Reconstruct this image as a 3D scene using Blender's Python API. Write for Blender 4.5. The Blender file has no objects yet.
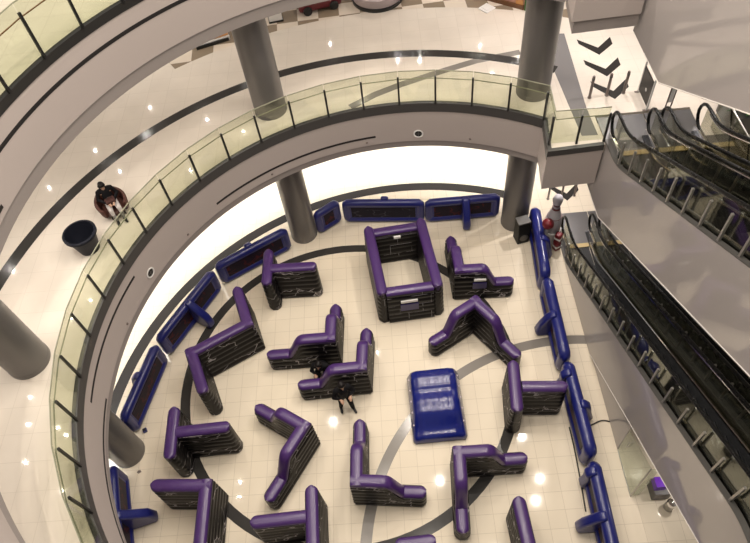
import bpy, bmesh, math, random
from mathutils import Vector, Matrix
random.seed(7)
PI = math.pi
scene = bpy.context.scene
COL = scene.collection
R_ = math.radians

# ------------------------------------------------------------------ place
Z1 = 5.656            # first gallery floor
Z2 = 10.80            # second gallery floor
CX, CY = 0.70, 7.21   # centre of the round atrium
RG = 7.33             # radius of the gallery edge
A0, DA = 204.975, 8.0 # first glass post and the step from post to post, degrees
ED = Vector((-0.0692, -0.9976, 0)); EN = Vector((0.9976, -0.0692, 0)); EO = Vector((6.352, 12.80, 0))
EROT = math.atan2(EN.y, EN.x)

def pol(r, deg, z=0.0):
    a = R_(deg)
    return Vector((CX + r * math.cos(a), CY + r * math.sin(a), z))

def esc(s, t, z=0.0):
    v = EO + ED * s + EN * t
    return Vector((v.x, v.y, z))

# ------------------------------------------------------------------ materials
def mat(name, col, rough=0.5, metal=0.0, coat=0.0, spec=0.5, bump=None):
    m = bpy.data.materials.new(name); m.use_nodes = True
    b = m.node_tree.nodes['Principled BSDF']
    b.inputs['Base Color'].default_value = (*col, 1)
    b.inputs['Roughness'].default_value = rough
    b.inputs['Metallic'].default_value = metal
    b.inputs['Coat Weight'].default_value = coat
    b.inputs['Coat Roughness'].default_value = 0.12
    b.inputs['Specular IOR Level'].default_value = spec
    nt = m.node_tree
    tc = nt.nodes.new('ShaderNodeTexCoord')
    n = nt.nodes.new('ShaderNodeTexNoise'); n.inputs['Scale'].default_value = 6.0; n.inputs['Detail'].default_value = 3
    nt.links.new(tc.outputs['Object'], n.inputs['Vector'])
    mr = nt.nodes.new('ShaderNodeMapRange')
    mr.inputs[3].default_value = max(0.02, rough * 0.85); mr.inputs[4].default_value = min(1, rough * 1.15)
    nt.links.new(n.outputs['Fac'], mr.inputs[0]); nt.links.new(mr.outputs[0], b.inputs['Roughness'])
    if bump:
        n2 = nt.nodes.new('ShaderNodeTexNoise'); n2.inputs['Scale'].default_value = bump[0]; n2.inputs['Detail'].default_value = 2
        nt.links.new(tc.outputs['Object'], n2.inputs['Vector'])
        bp = nt.nodes.new('ShaderNodeBump'); bp.inputs['Strength'].default_value = bump[1]; bp.inputs['Distance'].default_value = 0.02
        nt.links.new(n2.outputs['Fac'], bp.inputs['Height']); nt.links.new(bp.outputs['Normal'], b.inputs['Normal'])
    return m

def tile_mat(name, c1, c2, grout, size, rough, rot=EROT, spec=0.5, mottle=0.0):
    m = bpy.data.materials.new(name); m.use_nodes = True
    nt = m.node_tree; b = nt.nodes['Principled BSDF']
    tc = nt.nodes.new('ShaderNodeTexCoord'); mp = nt.nodes.new('ShaderNodeMapping')
    mp.inputs['Rotation'].default_value = (0, 0, -rot)
    br = nt.nodes.new('ShaderNodeTexBrick'); br.offset = 0; br.offset_frequency = 1; br.squash = 1
    br.inputs['Scale'].default_value = 1.0
    br.inputs['Brick Width'].default_value = size; br.inputs['Row Height'].default_value = size
    br.inputs['Mortar Size'].default_value = 0.006; br.inputs['Mortar Smooth'].default_value = 0.2
    br.inputs['Color1'].default_value = (*c1, 1); br.inputs['Color2'].default_value = (*c2, 1); br.inputs['Mortar'].default_value = (*grout, 1)
    nt.links.new(tc.outputs['Object'], mp.inputs['Vector']); nt.links.new(mp.outputs[0], br.inputs['Vector'])
    n = nt.nodes.new('ShaderNodeTexNoise'); n.inputs['Scale'].default_value = 0.9; n.inputs['Detail'].default_value = 4
    nt.links.new(mp.outputs[0], n.inputs['Vector'])
    mx = nt.nodes.new('ShaderNodeMixRGB'); mx.blend_type = 'MULTIPLY'; mx.inputs[0].default_value = mottle
    nt.links.new(br.outputs['Color'], mx.inputs[1]); nt.links.new(n.outputs['Fac'], mx.inputs[2])
    nt.links.new(mx.outputs[0], b.inputs['Base Color'])
    b.inputs['Roughness'].default_value = rough; b.inputs['Specular IOR Level'].default_value = spec
    return m

def glass_mat(name, tint, alpha, rough=0.03):
    """Thin pane: mostly see-through, the rest glossy and tinted."""
    m = bpy.data.materials.new(name); m.use_nodes = True
    nt = m.node_tree; nt.nodes.clear()
    out = nt.nodes.new('ShaderNodeOutputMaterial')
    tr = nt.nodes.new('ShaderNodeBsdfTransparent'); tr.inputs[0].default_value = (*tint, 1)
    gl = nt.nodes.new('ShaderNodeBsdfGlossy'); gl.inputs['Roughness'].default_value = rough
    gl.inputs['Color'].default_value = (0.9, 0.95, 0.9, 1)
    lw = nt.nodes.new('ShaderNodeLayerWeight'); lw.inputs['Blend'].default_value = 0.5
    pw = nt.nodes.new('ShaderNodeMath'); pw.operation = 'POWER'; pw.inputs[1].default_value = 5.0
    ad = nt.nodes.new('ShaderNodeMath'); ad.operation = 'MULTIPLY_ADD'; ad.inputs[1].default_value = 0.6; ad.inputs[2].default_value = alpha
    nt.links.new(lw.outputs['Facing'], pw.inputs[0]); nt.links.new(pw.outputs[0], ad.inputs[0])
    mx = nt.nodes.new('ShaderNodeMixShader')
    nt.links.new(ad.outputs[0], mx.inputs[0]); nt.links.new(tr.outputs[0], mx.inputs[1]); nt.links.new(gl.outputs[0], mx.inputs[2])
    nt.links.new(mx.outputs[0], out.inputs[0])
    return m

def print_mat(name, base, line, scale, width, gate, rough=0.35, brick=False, amount=0.9, coat=0.0, spec=0.3):
    """Vinyl with a printed pattern of thin crackling lines (or circuit lines)."""
    m = bpy.data.materials.new(name); m.use_nodes = True
    nt = m.node_tree; b = nt.nodes['Principled BSDF']; L = nt.links.new
    tc = nt.nodes.new('ShaderNodeTexCoord'); mp = nt.nodes.new('ShaderNodeMapping')
    L(tc.outputs['Object'], mp.inputs['Vector'])
    if brick:
        mp.inputs['Rotation'].default_value = (PI / 2, 0, 0)
        v = nt.nodes.new('ShaderNodeTexBrick'); v.offset = 0.37
        v.inputs['Scale'].default_value = scale; v.inputs['Brick Width'].default_value = 0.9; v.inputs['Row Height'].default_value = 0.55
        v.inputs['Mortar Size'].default_value = width; v.inputs['Mortar Smooth'].default_value = 0.0
        L(mp.outputs[0], v.inputs['Vector']); f = v.outputs['Fac']
    else:
        mp.inputs['Scale'].default_value = (0.55, 0.55, 1.0)
        nz = nt.nodes.new('ShaderNodeTexNoise'); nz.inputs['Scale'].default_value = 4.0
        L(mp.outputs[0], nz.inputs['Vector'])
        sc = nt.nodes.new('ShaderNodeVectorMath'); sc.operation = 'SCALE'; sc.inputs['Scale'].default_value = 0.35
        L(nz.outputs['Color'], sc.inputs[0])
        av = nt.nodes.new('ShaderNodeVectorMath'); av.operation = 'ADD'
        L(mp.outputs[0], av.inputs[0]); L(sc.outputs[0], av.inputs[1])
        v = nt.nodes.new('ShaderNodeTexVoronoi'); v.feature = 'DISTANCE_TO_EDGE'; v.inputs['Scale'].default_value = scale
        L(av.outputs[0], v.inputs['Vector'])
        c = nt.nodes.new('ShaderNodeMath'); c.operation = 'LESS_THAN'; c.inputs[1].default_value = width
        L(v.outputs['Distance'], c.inputs[0]); f = c.outputs[0]
    g = nt.nodes.new('ShaderNodeTexNoise'); g.inputs['Scale'].default_value = 1.9; g.inputs['Detail'].default_value = 1
    L(tc.outputs['Object'], g.inputs['Vector'])
    gt = nt.nodes.new('ShaderNodeMapRange'); gt.inputs[1].default_value = gate; gt.inputs[2].default_value = gate + 0.06
    L(g.outputs['Fac'], gt.inputs[0])
    mu = nt.nodes.new('ShaderNodeMath'); mu.operation = 'MULTIPLY'; L(f, mu.inputs[0]); L(gt.outputs[0], mu.inputs[1])
    m2 = nt.nodes.new('ShaderNodeMath'); m2.operation = 'MULTIPLY'; m2.inputs[1].default_value = amount; L(mu.outputs[0], m2.inputs[0])
    mx = nt.nodes.new('ShaderNodeMixRGB'); mx.inputs[1].default_value = (*base, 1); mx.inputs[2].default_value = (*line, 1)
    L(m2.outputs[0], mx.inputs[0]); L(mx.outputs[0], b.inputs['Base Color'])
    b.inputs['Roughness'].default_value = rough; b.inputs['Coat Weight'].default_value = coat; b.inputs['Specular IOR Level'].default_value = spec
    return m

M = {}
M['arena'] = tile_mat('arena_tiles', (0.78, 0.69, 0.555), (0.80, 0.71, 0.575), (0.60, 0.52, 0.41), 0.47, 0.04, mottle=0.06)
M['gal_tile'] = tile_mat('gallery_tiles', (0.80, 0.72, 0.63), (0.83, 0.75, 0.66), (0.72, 0.645, 0.56), 0.60, 0.04, mottle=0.22)  # cloudy noise paints soft floor reflections into the tile colour
def checker_mat():
    m = bpy.data.materials.new('shop_checker'); m.use_nodes = True; nt = m.node_tree; b = nt.nodes['Principled BSDF']
    tc = nt.nodes.new('ShaderNodeTexCoord'); c = nt.nodes.new('ShaderNodeTexChecker'); c.inputs['Scale'].default_value = 1.45
    c.inputs['Color1'].default_value = (0.27, 0.21, 0.15, 1); c.inputs['Color2'].default_value = (0.72, 0.63, 0.53, 1)
    nt.links.new(tc.outputs['Object'], c.inputs['Vector']); nt.links.new(c.outputs[0], b.inputs['Base Color']); b.inputs['Roughness'].default_value = 0.15
    return m
M['checker'] = checker_mat()
M['inlay'] = mat('dark_inlay', (0.042, 0.039, 0.037), 0.16, spec=0.18)
M['inlay_mid'] = mat('grey_inlay', (0.22, 0.20, 0.18), 0.16)
M['strip'] = mat('grey_floor_strip', (0.20, 0.19, 0.19), 0.12)
M['fascia'] = mat('fascia_paint', (0.47, 0.41, 0.385), 0.45)
M['lip_shade'] = mat('fascia_lip_shade', (0.30, 0.265, 0.25), 0.5)  # fascia colour darkened: the shade along its bottom is put into the grey
M['slot'] = mat('slot_black', (0.012, 0.010, 0.010), 0.6)
M['kerb'] = mat('kerb_grey', (0.055, 0.052, 0.050), 0.4)
M['kerbdark'] = mat('kerb_black', (0.022, 0.021, 0.020), 0.4)
M['black'] = mat('black_metal', (0.012, 0.012, 0.012), 0.35)
M['soffit'] = mat('soffit_white', (0.7, 0.66, 0.62), 0.6)
M['column'] = mat('column_metal', (0.165, 0.155, 0.15), 0.38, metal=0.35)
M['clad'] = mat('glossy_cladding', (0.385, 0.35, 0.338), 0.06, spec=0.7)
M['cladhighlight'] = mat('cladding_edge_highlight', (0.75, 0.70, 0.66), 0.25)  # pale colour that paints the highlight on the cladding rim
M['glass'] = glass_mat('pale_green_glass', (0.885, 0.90, 0.835), 0.04)
M['clear'] = glass_mat('clear_glass', (0.88, 0.90, 0.87), 0.05)
M['smoke'] = glass_mat('smoked_glass', (0.74, 0.73, 0.67), 0.10)
M['glassedge'] = mat('glass_edge', (0.30, 0.30, 0.22), 0.2)
M['steel'] = mat('brushed_steel', (0.46, 0.44, 0.41), 0.32, metal=0.75)
M['chrome'] = mat('polished_chrome', (0.80, 0.80, 0.80), 0.10, metal=1.0)
M['landing'] = mat('landing_steel', (0.20, 0.195, 0.20), 0.30, metal=0.6)
M['step'] = mat('step_black', (0.014, 0.014, 0.015), 0.45)
M['deck'] = mat('deck_black', (0.11, 0.115, 0.13), 0.2, metal=0.9)
M['deckgrey'] = mat('deck_grey', (0.11, 0.105, 0.10), 0.35, metal=0.4)
M['rubber'] = mat('handrail_rubber', (0.006, 0.006, 0.006), 0.28, spec=0.25)
M['yellow'] = mat('comb_yellow', (0.62, 0.47, 0.22), 0.5)
M['purple'] = mat('purple_vinyl', (0.054, 0.019, 0.120), 0.34, coat=0.12, bump=(9, 0.15))
M['blackv'] = print_mat('black_vinyl_lightning', (0.007, 0.006, 0.007), (0.42, 0.39, 0.40), 1.9, 0.013, 0.45, coat=0.0, spec=0.16)
M['blackc'] = print_mat('black_vinyl_circuit', (0.007, 0.006, 0.007), (0.36, 0.34, 0.36), 1.25, 0.007, 0.47, brick=True, coat=0.0, spec=0.16)
M['blue'] = mat('blue_vinyl', (0.011, 0.015, 0.140), 0.32, coat=0.15, bump=(8, 0.12))
M['blueslab'] = mat('blue_vinyl_bright', (0.008, 0.014, 0.150), 0.22, coat=0.3, bump=(6, 0.2))
M['redprint'] = print_mat('dark_panel_red_print', (0.016, 0.010, 0.020), (0.07, 0.014, 0.018), 3.2, 0.05, 0.40, amount=1.0, spec=0.08)
M['greyprint'] = print_mat('dark_panel_grey_print', (0.014, 0.012, 0.022), (0.05, 0.05, 0.065), 3.6, 0.03, 0.42, amount=1.0, spec=0.08)
M['white'] = mat('white_plastic', (0.80, 0.78, 0.76), 0.35)
M['indigo'] = mat('indigo_print', (0.035, 0.025, 0.12), 0.4)
M['red'] = mat('red_vinyl', (0.16, 0.012, 0.018), 0.35)
M['pinred'] = mat('pin_red_band', (0.12, 0.012, 0.018), 0.35)
M['pingrey'] = mat('pin_grey_white', (0.42, 0.40, 0.43), 0.4)
M['bin'] = mat('black_planter', (0.012, 0.013, 0.020), 0.42, spec=0.10)
M['binin'] = mat('planter_bottom', (0.06, 0.062, 0.085), 0.5)
M['speaker'] = mat('speaker_black', (0.009, 0.009, 0.009), 0.5, spec=0.2)
M['spklid'] = mat('speaker_lid', (0.10, 0.095, 0.09), 0.5)
M['brown'] = mat('bollard_bronze', (0.19, 0.155, 0.14), 0.4, metal=0.3)
M['chev'] = mat('chevron_charcoal', (0.030, 0.027, 0.025), 0.35, spec=0.2)
M['skin'] = mat('skin', (0.42, 0.25, 0.17), 0.5)
M['hair'] = mat('black_hair', (0.008, 0.006, 0.006), 0.45, spec=0.2)
M['cloth_black'] = mat('black_cloth', (0.008, 0.0075, 0.009), 0.8, spec=0.15)
M['cloth_maroon'] = mat('maroon_knit', (0.055, 0.018, 0.014), 0.75)
M['cloth_grey'] = mat('pale_grey_trousers', (0.52, 0.48, 0.46), 0.8)
M['chair'] = mat('brown_upholstery', (0.075, 0.026, 0.019), 0.55)
M['shoe'] = mat('black_shoe', (0.02, 0.02, 0.022), 0.5)
M['sock'] = mat('grey_legs', (0.22, 0.21, 0.20), 0.7)
M['leaf'] = mat('plant_green', (0.03, 0.12, 0.02), 0.4)
M['kiosk'] = mat('kiosk_grey', (0.10, 0.09, 0.088), 0.35)
M['poster'] = mat('purple_poster', (0.16, 0.03, 0.50), 0.3)
M['orange'] = mat('orange_panel', (0.62, 0.30, 0.10), 0.5)
M['salmon'] = mat('salmon_counter', (0.50, 0.28, 0.20), 0.5)
M['green'] = mat('green_frame', (0.05, 0.12, 0.03), 0.5)
M['wood'] = mat('brown_wood', (0.16, 0.07, 0.03), 0.5)
M['pink'] = mat('pink_grey_rim', (0.42, 0.35, 0.36), 0.4)
M['teal'] = mat('teal_goods', (0.10, 0.30, 0.28), 0.5)

# ------------------------------------------------------------------ mesh helpers
class MB:
    def __init__(s): s.v = []; s.f = []; s.m = []
    def add(s, vs, fs, mi=0):
        b = len(s.v); s.v += [tuple(v) for v in vs]; s.f += [tuple(b + i for i in f) for f in fs]; s.m += [mi] * len(fs)
    def box(s, lo, hi, mi=0, mtx=None):
        vs = [Vector((x, y, z)) for z in (lo[2], hi[2]) for y in (lo[1], hi[1]) for x in (lo[0], hi[0])]
        if mtx: vs = [mtx @ v for v in vs]
        s.add(vs, [(0, 2, 3, 1), (4, 5, 7, 6), (0, 1, 5, 4), (2, 6, 7, 3), (0, 4, 6, 2), (1, 3, 7, 5)], mi)
    def loft(s, rings, caps=True, mi=0, closed=False):
        n = len(rings[0]); vs = [v for r in rings for v in r]; fs = []
        k = len(rings)
        for i in range(k if closed else k - 1):
            j = (i + 1) % k
            for q in range(n):
                fs.append((i * n + q, i * n + (q + 1) % n, j * n + (q + 1) % n, j * n + q))
        if caps and not closed:
            fs.append(tuple(range(n - 1, -1, -1))); fs.append(tuple((k - 1) * n + q for q in range(n)))
        s.add(vs, fs, mi)
    def strip(s, a, b, mi=0):
        n = len(a); s.add(list(a) + list(b), [(i, i + 1, n + i + 1, n + i) for i in range(n - 1)], mi)
    def lathe(s, prof, n=32, c=(0, 0, 0), mi=0, caps=True):
        rings = [[Vector((c[0] + r * math.cos(2 * PI * i / n), c[1] + r * math.sin(2 * PI * i / n), c[2] + z)) for i in range(n)] for r, z in prof]
        s.loft(rings, caps, mi)
    def tube(s, pts, r, n=10, mi=0, closed=False):
        pts = [Vector(p) for p in pts]; k = len(pts); rings = []
        rr = r if isinstance(r, (list, tuple)) else [r] * k
        up = Vector((0, 0, 1)); prev = None
        for i, p in enumerate(pts):
            if closed: t = pts[(i + 1) % k] - pts[i - 1]
            else: t = pts[min(i + 1, k - 1)] - pts[max(i - 1, 0)]
            t.normalize()
            if prev is None:
                a = t.cross(up)
                if a.length < 1e-3: a = t.cross(Vector((1, 0, 0)))
                a.normalize()
            else:
                a = (prev - t * prev.dot(t)); a.normalize()
            prev = a; b = t.cross(a)
            rings.append([p + (a * math.cos(2 * PI * q / n) + b * math.sin(2 * PI * q / n)) * rr[i] for q in range(n)])
        s.loft(rings, not closed, mi, closed)
    def prism(s, poly, axis, a, b, mi=0):
        """poly of 2D points extruded along an axis ('x','y','z') between a and b"""
        def P(u, v, w):
            return {'x': (w, u, v), 'y': (u, w, v), 'z': (u, v, w)}[axis]
        n = len(poly)
        vs = [P(u, v, a) for u, v in poly] + [P(u, v, b) for u, v in poly]
        fs = [tuple(range(n)), tuple(range(2 * n - 1, n - 1, -1))] + [(i, (i + 1) % n, n + (i + 1) % n, n + i) for i in range(n)]
        s.add(vs, fs, mi)
    def build(s, name, mats, parent=None, smooth=40, bevel=0, seg=2, fix=True):
        me = bpy.data.meshes.new(name); me.from_pydata(s.v, [], s.f)
        ml = mats if isinstance(mats, (list, tuple)) else [mats]
        for m in ml: me.materials.append(m)
        me.polygons.foreach_set('material_index', s.m)
        if fix:
            bm = bmesh.new(); bm.from_mesh(me)
            bmesh.ops.recalc_face_normals(bm, faces=bm.faces); bm.to_mesh(me); bm.free()
        if smooth:
            me.polygons.foreach_set('use_smooth', [True] * len(me.polygons)); me.set_sharp_from_angle(angle=R_(smooth))
        o = bpy.data.objects.new(name, me); COL.objects.link(o)
        if parent: o.parent = parent
        if bevel:
            bv = o.modifiers.new('bevel', 'BEVEL'); bv.width = bevel; bv.segments = seg; bv.limit_method = 'ANGLE'; bv.angle_limit = R_(35)
        return o

def tag(o, label, cat, group=None, kind=None):
    o['label'] = label; o['category'] = cat
    if group: o['group'] = group
    if kind: o['kind'] = kind
    return o
def thing(name, loc, rz, label, cat, group=None):
    o = bpy.data.objects.new(name, None); COL.objects.link(o); o.empty_display_size = 0.2
    o.location = loc; o.rotation_euler = (0, 0, rz)
    return tag(o, label, cat, group)
def struct(o, kind='structure'):
    o['kind'] = kind; return o
def dup(root, loc, rz, label):
    r = root.copy(); COL.objects.link(r); r.location = loc; r.rotation_euler = (0, 0, rz); r['label'] = label
    for ch in list(root.children):
        c = ch.copy(); COL.objects.link(c); c.parent = r
        for g in list(ch.children):
            d = g.copy(); COL.objects.link(d); d.parent = c
    return r

# ------------------------------------------------------------------ setting: floors
mb = MB(); mb.box((-22, -4, -0.3), (20, 26, 0)); struct(mb.build('floor', M['arena'], smooth=0))

def ring_strip(c, r0, r1, a0, a1, z, n=96):
    f = lambda r, a: Vector((c[0] + r * math.cos(R_(a)), c[1] + r * math.sin(R_(a)), z))
    aa = [a0 + (a1 - a0) * i / n for i in range(n + 1)]
    return [f(r0, a) for a in aa], [f(r1, a) for a in aa]
def inlay(name, c, r, w, a0, a1, z, m, h=0.004):
    mb = MB(); i0, o0 = ring_strip(c, r - w / 2, r + w / 2, a0, a1, z + h); mb.strip(i0, o0)
    i1, o1 = ring_strip(c, r - w / 2, r + w / 2, a0, a1, z + 0.0005); mb.strip(i0, i1); mb.strip(o0, o1)
    return struct(mb.build(name, m, smooth=0))
inlay('trim_1', (-1.27, 9.10), 5.0, 0.30, 0, 360, 0, M['inlay'])
inlay('trim_2', (CX, CY), 9.45, 0.36, 60, 330, 0, M['inlay'])
inlay('trim_3', (4.95, 3.11), 6.27, 0.30, 55, 190, 0, M['inlay_mid'], h=0.003)
inlay('trim_4', (0.25, 7.17), 9.76, 0.33, 54, 240, Z1, M['inlay'])
# curved branch on the gallery floor that leaves the rail and joins the ring
mb = MB(); pa = [(-0.05, 14.68), (0.7, 15.08), (1.5, 15.37), (2.7, 15.70), (3.85, 15.98), (5.2, 16.1)]
def off(pts, w):
    out = []
    for i, q in enumerate(pts):
        a = Vector(pts[max(0, i - 1)]); b = Vector(pts[min(len(pts) - 1, i + 1)]); t = (b - a).normalized()
        out.append(Vector((q[0] - t.y * w, q[1] + t.x * w)))
    return out
l, r = off(pa, 0.12), off(pa, -0.12)
mb.strip([Vector((q.x, q.y, Z1 + 0.003)) for q in l], [Vector((q.x, q.y, Z1 + 0.003)) for q in r]); mb.strip([Vector((q.x, q.y, Z1 + 0.003)) for q in r], [Vector((q.x, q.y, Z1 + 0.0005)) for q in r])
struct(mb.build('trim_5', M['inlay_mid'], smooth=0))

AE = A0 - DA * 19     # 52.97 deg: the last post, where the edge turns outwards
PC = Vector((4.90, 11.86)); 
def slab(z, name, m, thick=0.28, outer=14.5):
    """Gallery floor: ring around the atrium plus the stretch that leads to the escalators (with a notch for them)."""
    n = 90; a0, a1 = AE, 236
    aa = [a0 + (a1 - a0) * i / n for i in range(n + 1)]
    inner = [pol(RG, a, z) for a in aa]; outr = [pol(outer, a, z) for a in aa]
    mb = MB(); mb.strip(inner, outr)
    dn = lambda L: [Vector((v.x, v.y, v.z - thick)) for v in L]
    mb.strip(dn(inner), dn(outr)); mb.strip(inner, dn(inner)); mb.strip(outr, dn(outr))
    # east stretch
    e = [inner[0], Vector((PC.x, PC.y, z)), esc(0.98, 0.08, z), esc(-0.15, 0.08, z), esc(-0.15, 2.60, z), esc(0.98, 2.60, z), Vector((14, 11.3, z)), Vector((14, 21, z)), outr[0]]
    k = len(e)
    # quads by hand: west of the notch, behind the notch, east of it
    q = [(0, 1, 2, 3), (0, 3, 8), (3, 4, 8), (4, 7, 8), (4, 5, 6, 7)]
    mb.add(e, q); mb.add(dn(e), q)
    for i in range(0, 6): mb.add([e[i], e[i + 1], e[i + 1] - Vector((0, 0, thick)), e[i] - Vector((0, 0, thick))], [(0, 1, 2, 3)])
    bm = MB(); bm.v, bm.f, bm.m = mb.v, mb.f, mb.m
    o = bm.build(name, m, smooth=0, fix=True)
    return struct(o)
slab(Z1, 'floor_gallery', M['gal_tile'])
M['up_tile'] = tile_mat('upper_gallery_tiles', (0.60, 0.555, 0.46), (0.64, 0.59, 0.49), (0.52, 0.47, 0.39), 0.60, 0.05, mottle=0.3)
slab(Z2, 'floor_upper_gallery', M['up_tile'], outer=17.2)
# patterned shop floor at the back of the gallery
mb = MB(); i0, o0 = ring_strip((CX, CY), 12.05, 14.4, 56, 120, Z1 + 0.004, 60); i1, o1 = ring_strip((CX, CY), 12.05, 14.4, 56, 120, Z1 + 0.0005, 60)
mb.strip(i0, o0); mb.strip(i0, i1); struct(mb.build('floor_shop', M['checker'], smooth=0))

def edge_path(a1=236, n=120):
    """Edge of the gallery from the escalators round to the near left (outward normal points into the atrium)."""
    p = [esc(0.97, 0.06).xy, PC.copy()]
    p += [pol(RG, AE + (a1 - AE) * i / n).xy for i in range(n + 1)]
    return p
def edge_band(path, off0, off1, z0, z1, a=None, b=None):
    """Closed band following the path, between two inward offsets and two heights."""
    mb = MB(); c = Vector((CX, CY)); rings = []
    for i, q in enumerate(path):
        pa_ = path[max(0, i - 1)]; pb_ = path[min(len(path) - 1, i + 1)]
        t1 = (q - pa_).normalized() if i else (pb_ - q).normalized(); t2 = (pb_ - q).normalized() if i < len(path) - 1 else t1
        t = (t1 + t2).normalized(); nrm = Vector((-t.y, t.x))
        k = 1 / max(0.5, nrm.dot(Vector((-t1.y, t1.x))))
        # left of travel is the atrium side for this winding
        i_, o_ = q + nrm * off0 * k, q + nrm * off1 * k
        rings.append([Vector((i_.x, i_.y, z0)), Vector((o_.x, o_.y, z0)), Vector((o_.x, o_.y, z1)), Vector((i_.x, i_.y, z1))])
    mb.loft(rings[a:b], True); return mb
EP = edge_path()
def gallery_edge(z, tag_, kh=0.285, lipb=1.64):
    struct(edge_band(EP, -0.22, 0.02, z - 1.40, z - kh, 1).build('wall_' + tag_, M['fascia'], smooth=25))
    struct(edge_band(EP, -0.22, 0.02, z - 1.40, z - 0.17, 0, 2).build('wall_' + tag_ + '_east', M['fascia'], smooth=25))
    struct(edge_band(EP[2:], -0.22, -0.01, z - lipb, z - 1.402).build('trim_' + tag_ + '_lip', M['lip_shade'], smooth=25))  # set-back bottom band, its shade painted in as a darker grey
    struct(edge_band(EP, -0.08, 0.035, z - 0.168, z + 0.02, 0, 2).build('trim_' + tag_ + '_kerb_east', M['kerb'], smooth=25))
    struct(edge_band(EP, -0.08, 0.035, z - kh + 0.002, z + 0.02, 1).build('trim_' + tag_ + '_kerb', M['kerb'] if kh > 0.2 else M['kerbdark'], smooth=25))
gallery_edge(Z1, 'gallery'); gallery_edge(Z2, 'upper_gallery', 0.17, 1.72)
struct(edge_band(EP[:3], -0.22, -0.03, Z2 - 1.72, Z2 - 1.402).build('trim_landing_lip', M['lip_shade'], smooth=25))  # same shade-coloured band below the upper landing edge
# soffits (ceilings under the galleries)
for z, nm, ro in ((Z1, 'ceiling_gallery', 14.0), (Z2, 'ceiling_upper_gallery', 17.0)):
    mb = MB(); i0, o0 = ring_strip((CX, CY), RG + 0.24, ro, AE + 3, 236, z - 1.45, 90); i1, o1 = ring_strip((CX, CY), RG + 0.24, ro, AE + 3, 236, z - 1.38, 90)
    mb.strip(i0, o0); mb.strip(i1, o1); mb.strip(i0, i1); mb.strip(o0, o1)
    struct(mb.build(nm, M['soffit'], smooth=0))
# dark linear slots in the fascia
def slot(name, a0, a1, z, h=0.07):
    mb = MB(); n = 40; rings = []
    for i in range(n + 1):
        a = a0 + (a1 - a0) * i / n
        rings.append([pol(RG - 0.026, a, z - h / 2), pol(RG + 0.0, a, z - h / 2), pol(RG + 0.0, a, z + h / 2), pol(RG - 0.026, a, z + h / 2)])
    mb.loft(rings); struct(mb.build(name, M['slot'], smooth=30))
slot('trim_6', 91, 131.5, Z1 - 1.09); slot('trim_7', 156.5, 183.5, Z1 - 0.60); slot('trim_8', 180.2, 215, Z1 - 1.30)
slot('trim_9', 108, 166, Z2 - 0.56, 0.085); slot('trim_10', 169.5, 182, Z2 - 1.24, 0.08)
# round recessed speakers and sprinkler heads on the fascia
def on_fascia(name, a, z, r, label, cat, ring):
    p = pol(RG - 0.026, a, z); t = thing(name, p, R_(a + 180), label, cat)
    rot = Matrix.Rotation(PI / 2, 4, 'Y')
    mb = MB()
    if ring:
        mb.lathe([(r, 0.0), (r, 0.012), (r * 0.8, 0.016), (r * 0.72, 0.006), (r * 0.72, 0.0)], 28); mb.v = [tuple(rot @ Vector(v)) for v in mb.v]; mb.build('rim', M['white'], t)
        mb = MB(); mb.lathe([(r * 0.72, 0.0), (r * 0.72, 0.004), (r * 0.4, 0.008), (0.01, 0.009)], 24); mb.v = [tuple(rot @ Vector(v)) for v in mb.v]; mb.build('grille', M['slot'], t)
        mb = MB(); mb.box((0.008, -r * 0.6, -r * 0.07), (0.014, r * 0.6, r * 0.07)); mb.box((0.008, -r * 0.07, -r * 0.6), (0.014, r * 0.07, r * 0.6)); mb.build('bracket', M['deckgrey'], t)
    else:
        mb.lathe([(r, 0.0), (r, 0.01), (r * 0.5, 0.03), (0.004, 0.032)], 16); mb.v = [tuple(rot @ Vector(v)) for v in mb.v]; mb.build('rosette', M['brown'], t)
on_fascia('recessed_speaker', 81.0, 4.54, 0.15, 'round black recessed speaker in the gallery fascia above the blue fence', 'speaker', True)
on_fascia('recessed_speaker', 152.9, 4.60, 0.15, 'round recessed speaker in the gallery fascia below the black planter tub', 'speaker', True)
for a, z, d in ((69, 4.42, 'on the fascia right of the round speaker'), (93.2, 4.40, 'on the fascia just right of the end of the long dark slot'), (116.7, 4.40, 'on the fascia below the long dark slot'), (140.7, 4.42, 'on the fascia in the gap between two dark slots'), (164.4, 4.40, 'on the fascia below the short dark slot')):
    on_fascia('sprinkler_head', a, z, 0.035, 'tiny brown sprinkler ' + d, 'sprinkler', False)

# columns
def column(x, y, z0, z1, r=0.46):
    mb = MB(); mb.lathe([(r, 0), (r, z1 - z0)], 48, (x, y, z0)); o = struct(mb.build('column', M['column'], smooth=40))
    mb = MB(); mb.lathe([(r + 0.006, 0), (r + 0.006, 0.12), (r + 0.001, 0.125)], 48, (0, 0, 0)); q = mb.build('base_ring', M['column'], o); q.location = (x, y, z0)
for x, y in ((-2.33, 15.05), (-7.84, 7.68), (5.10, 14.27)):
    column(x, y, 0.0, Z1 - 1.45); column(x, y, Z1, Z2 - 1.45)

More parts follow.
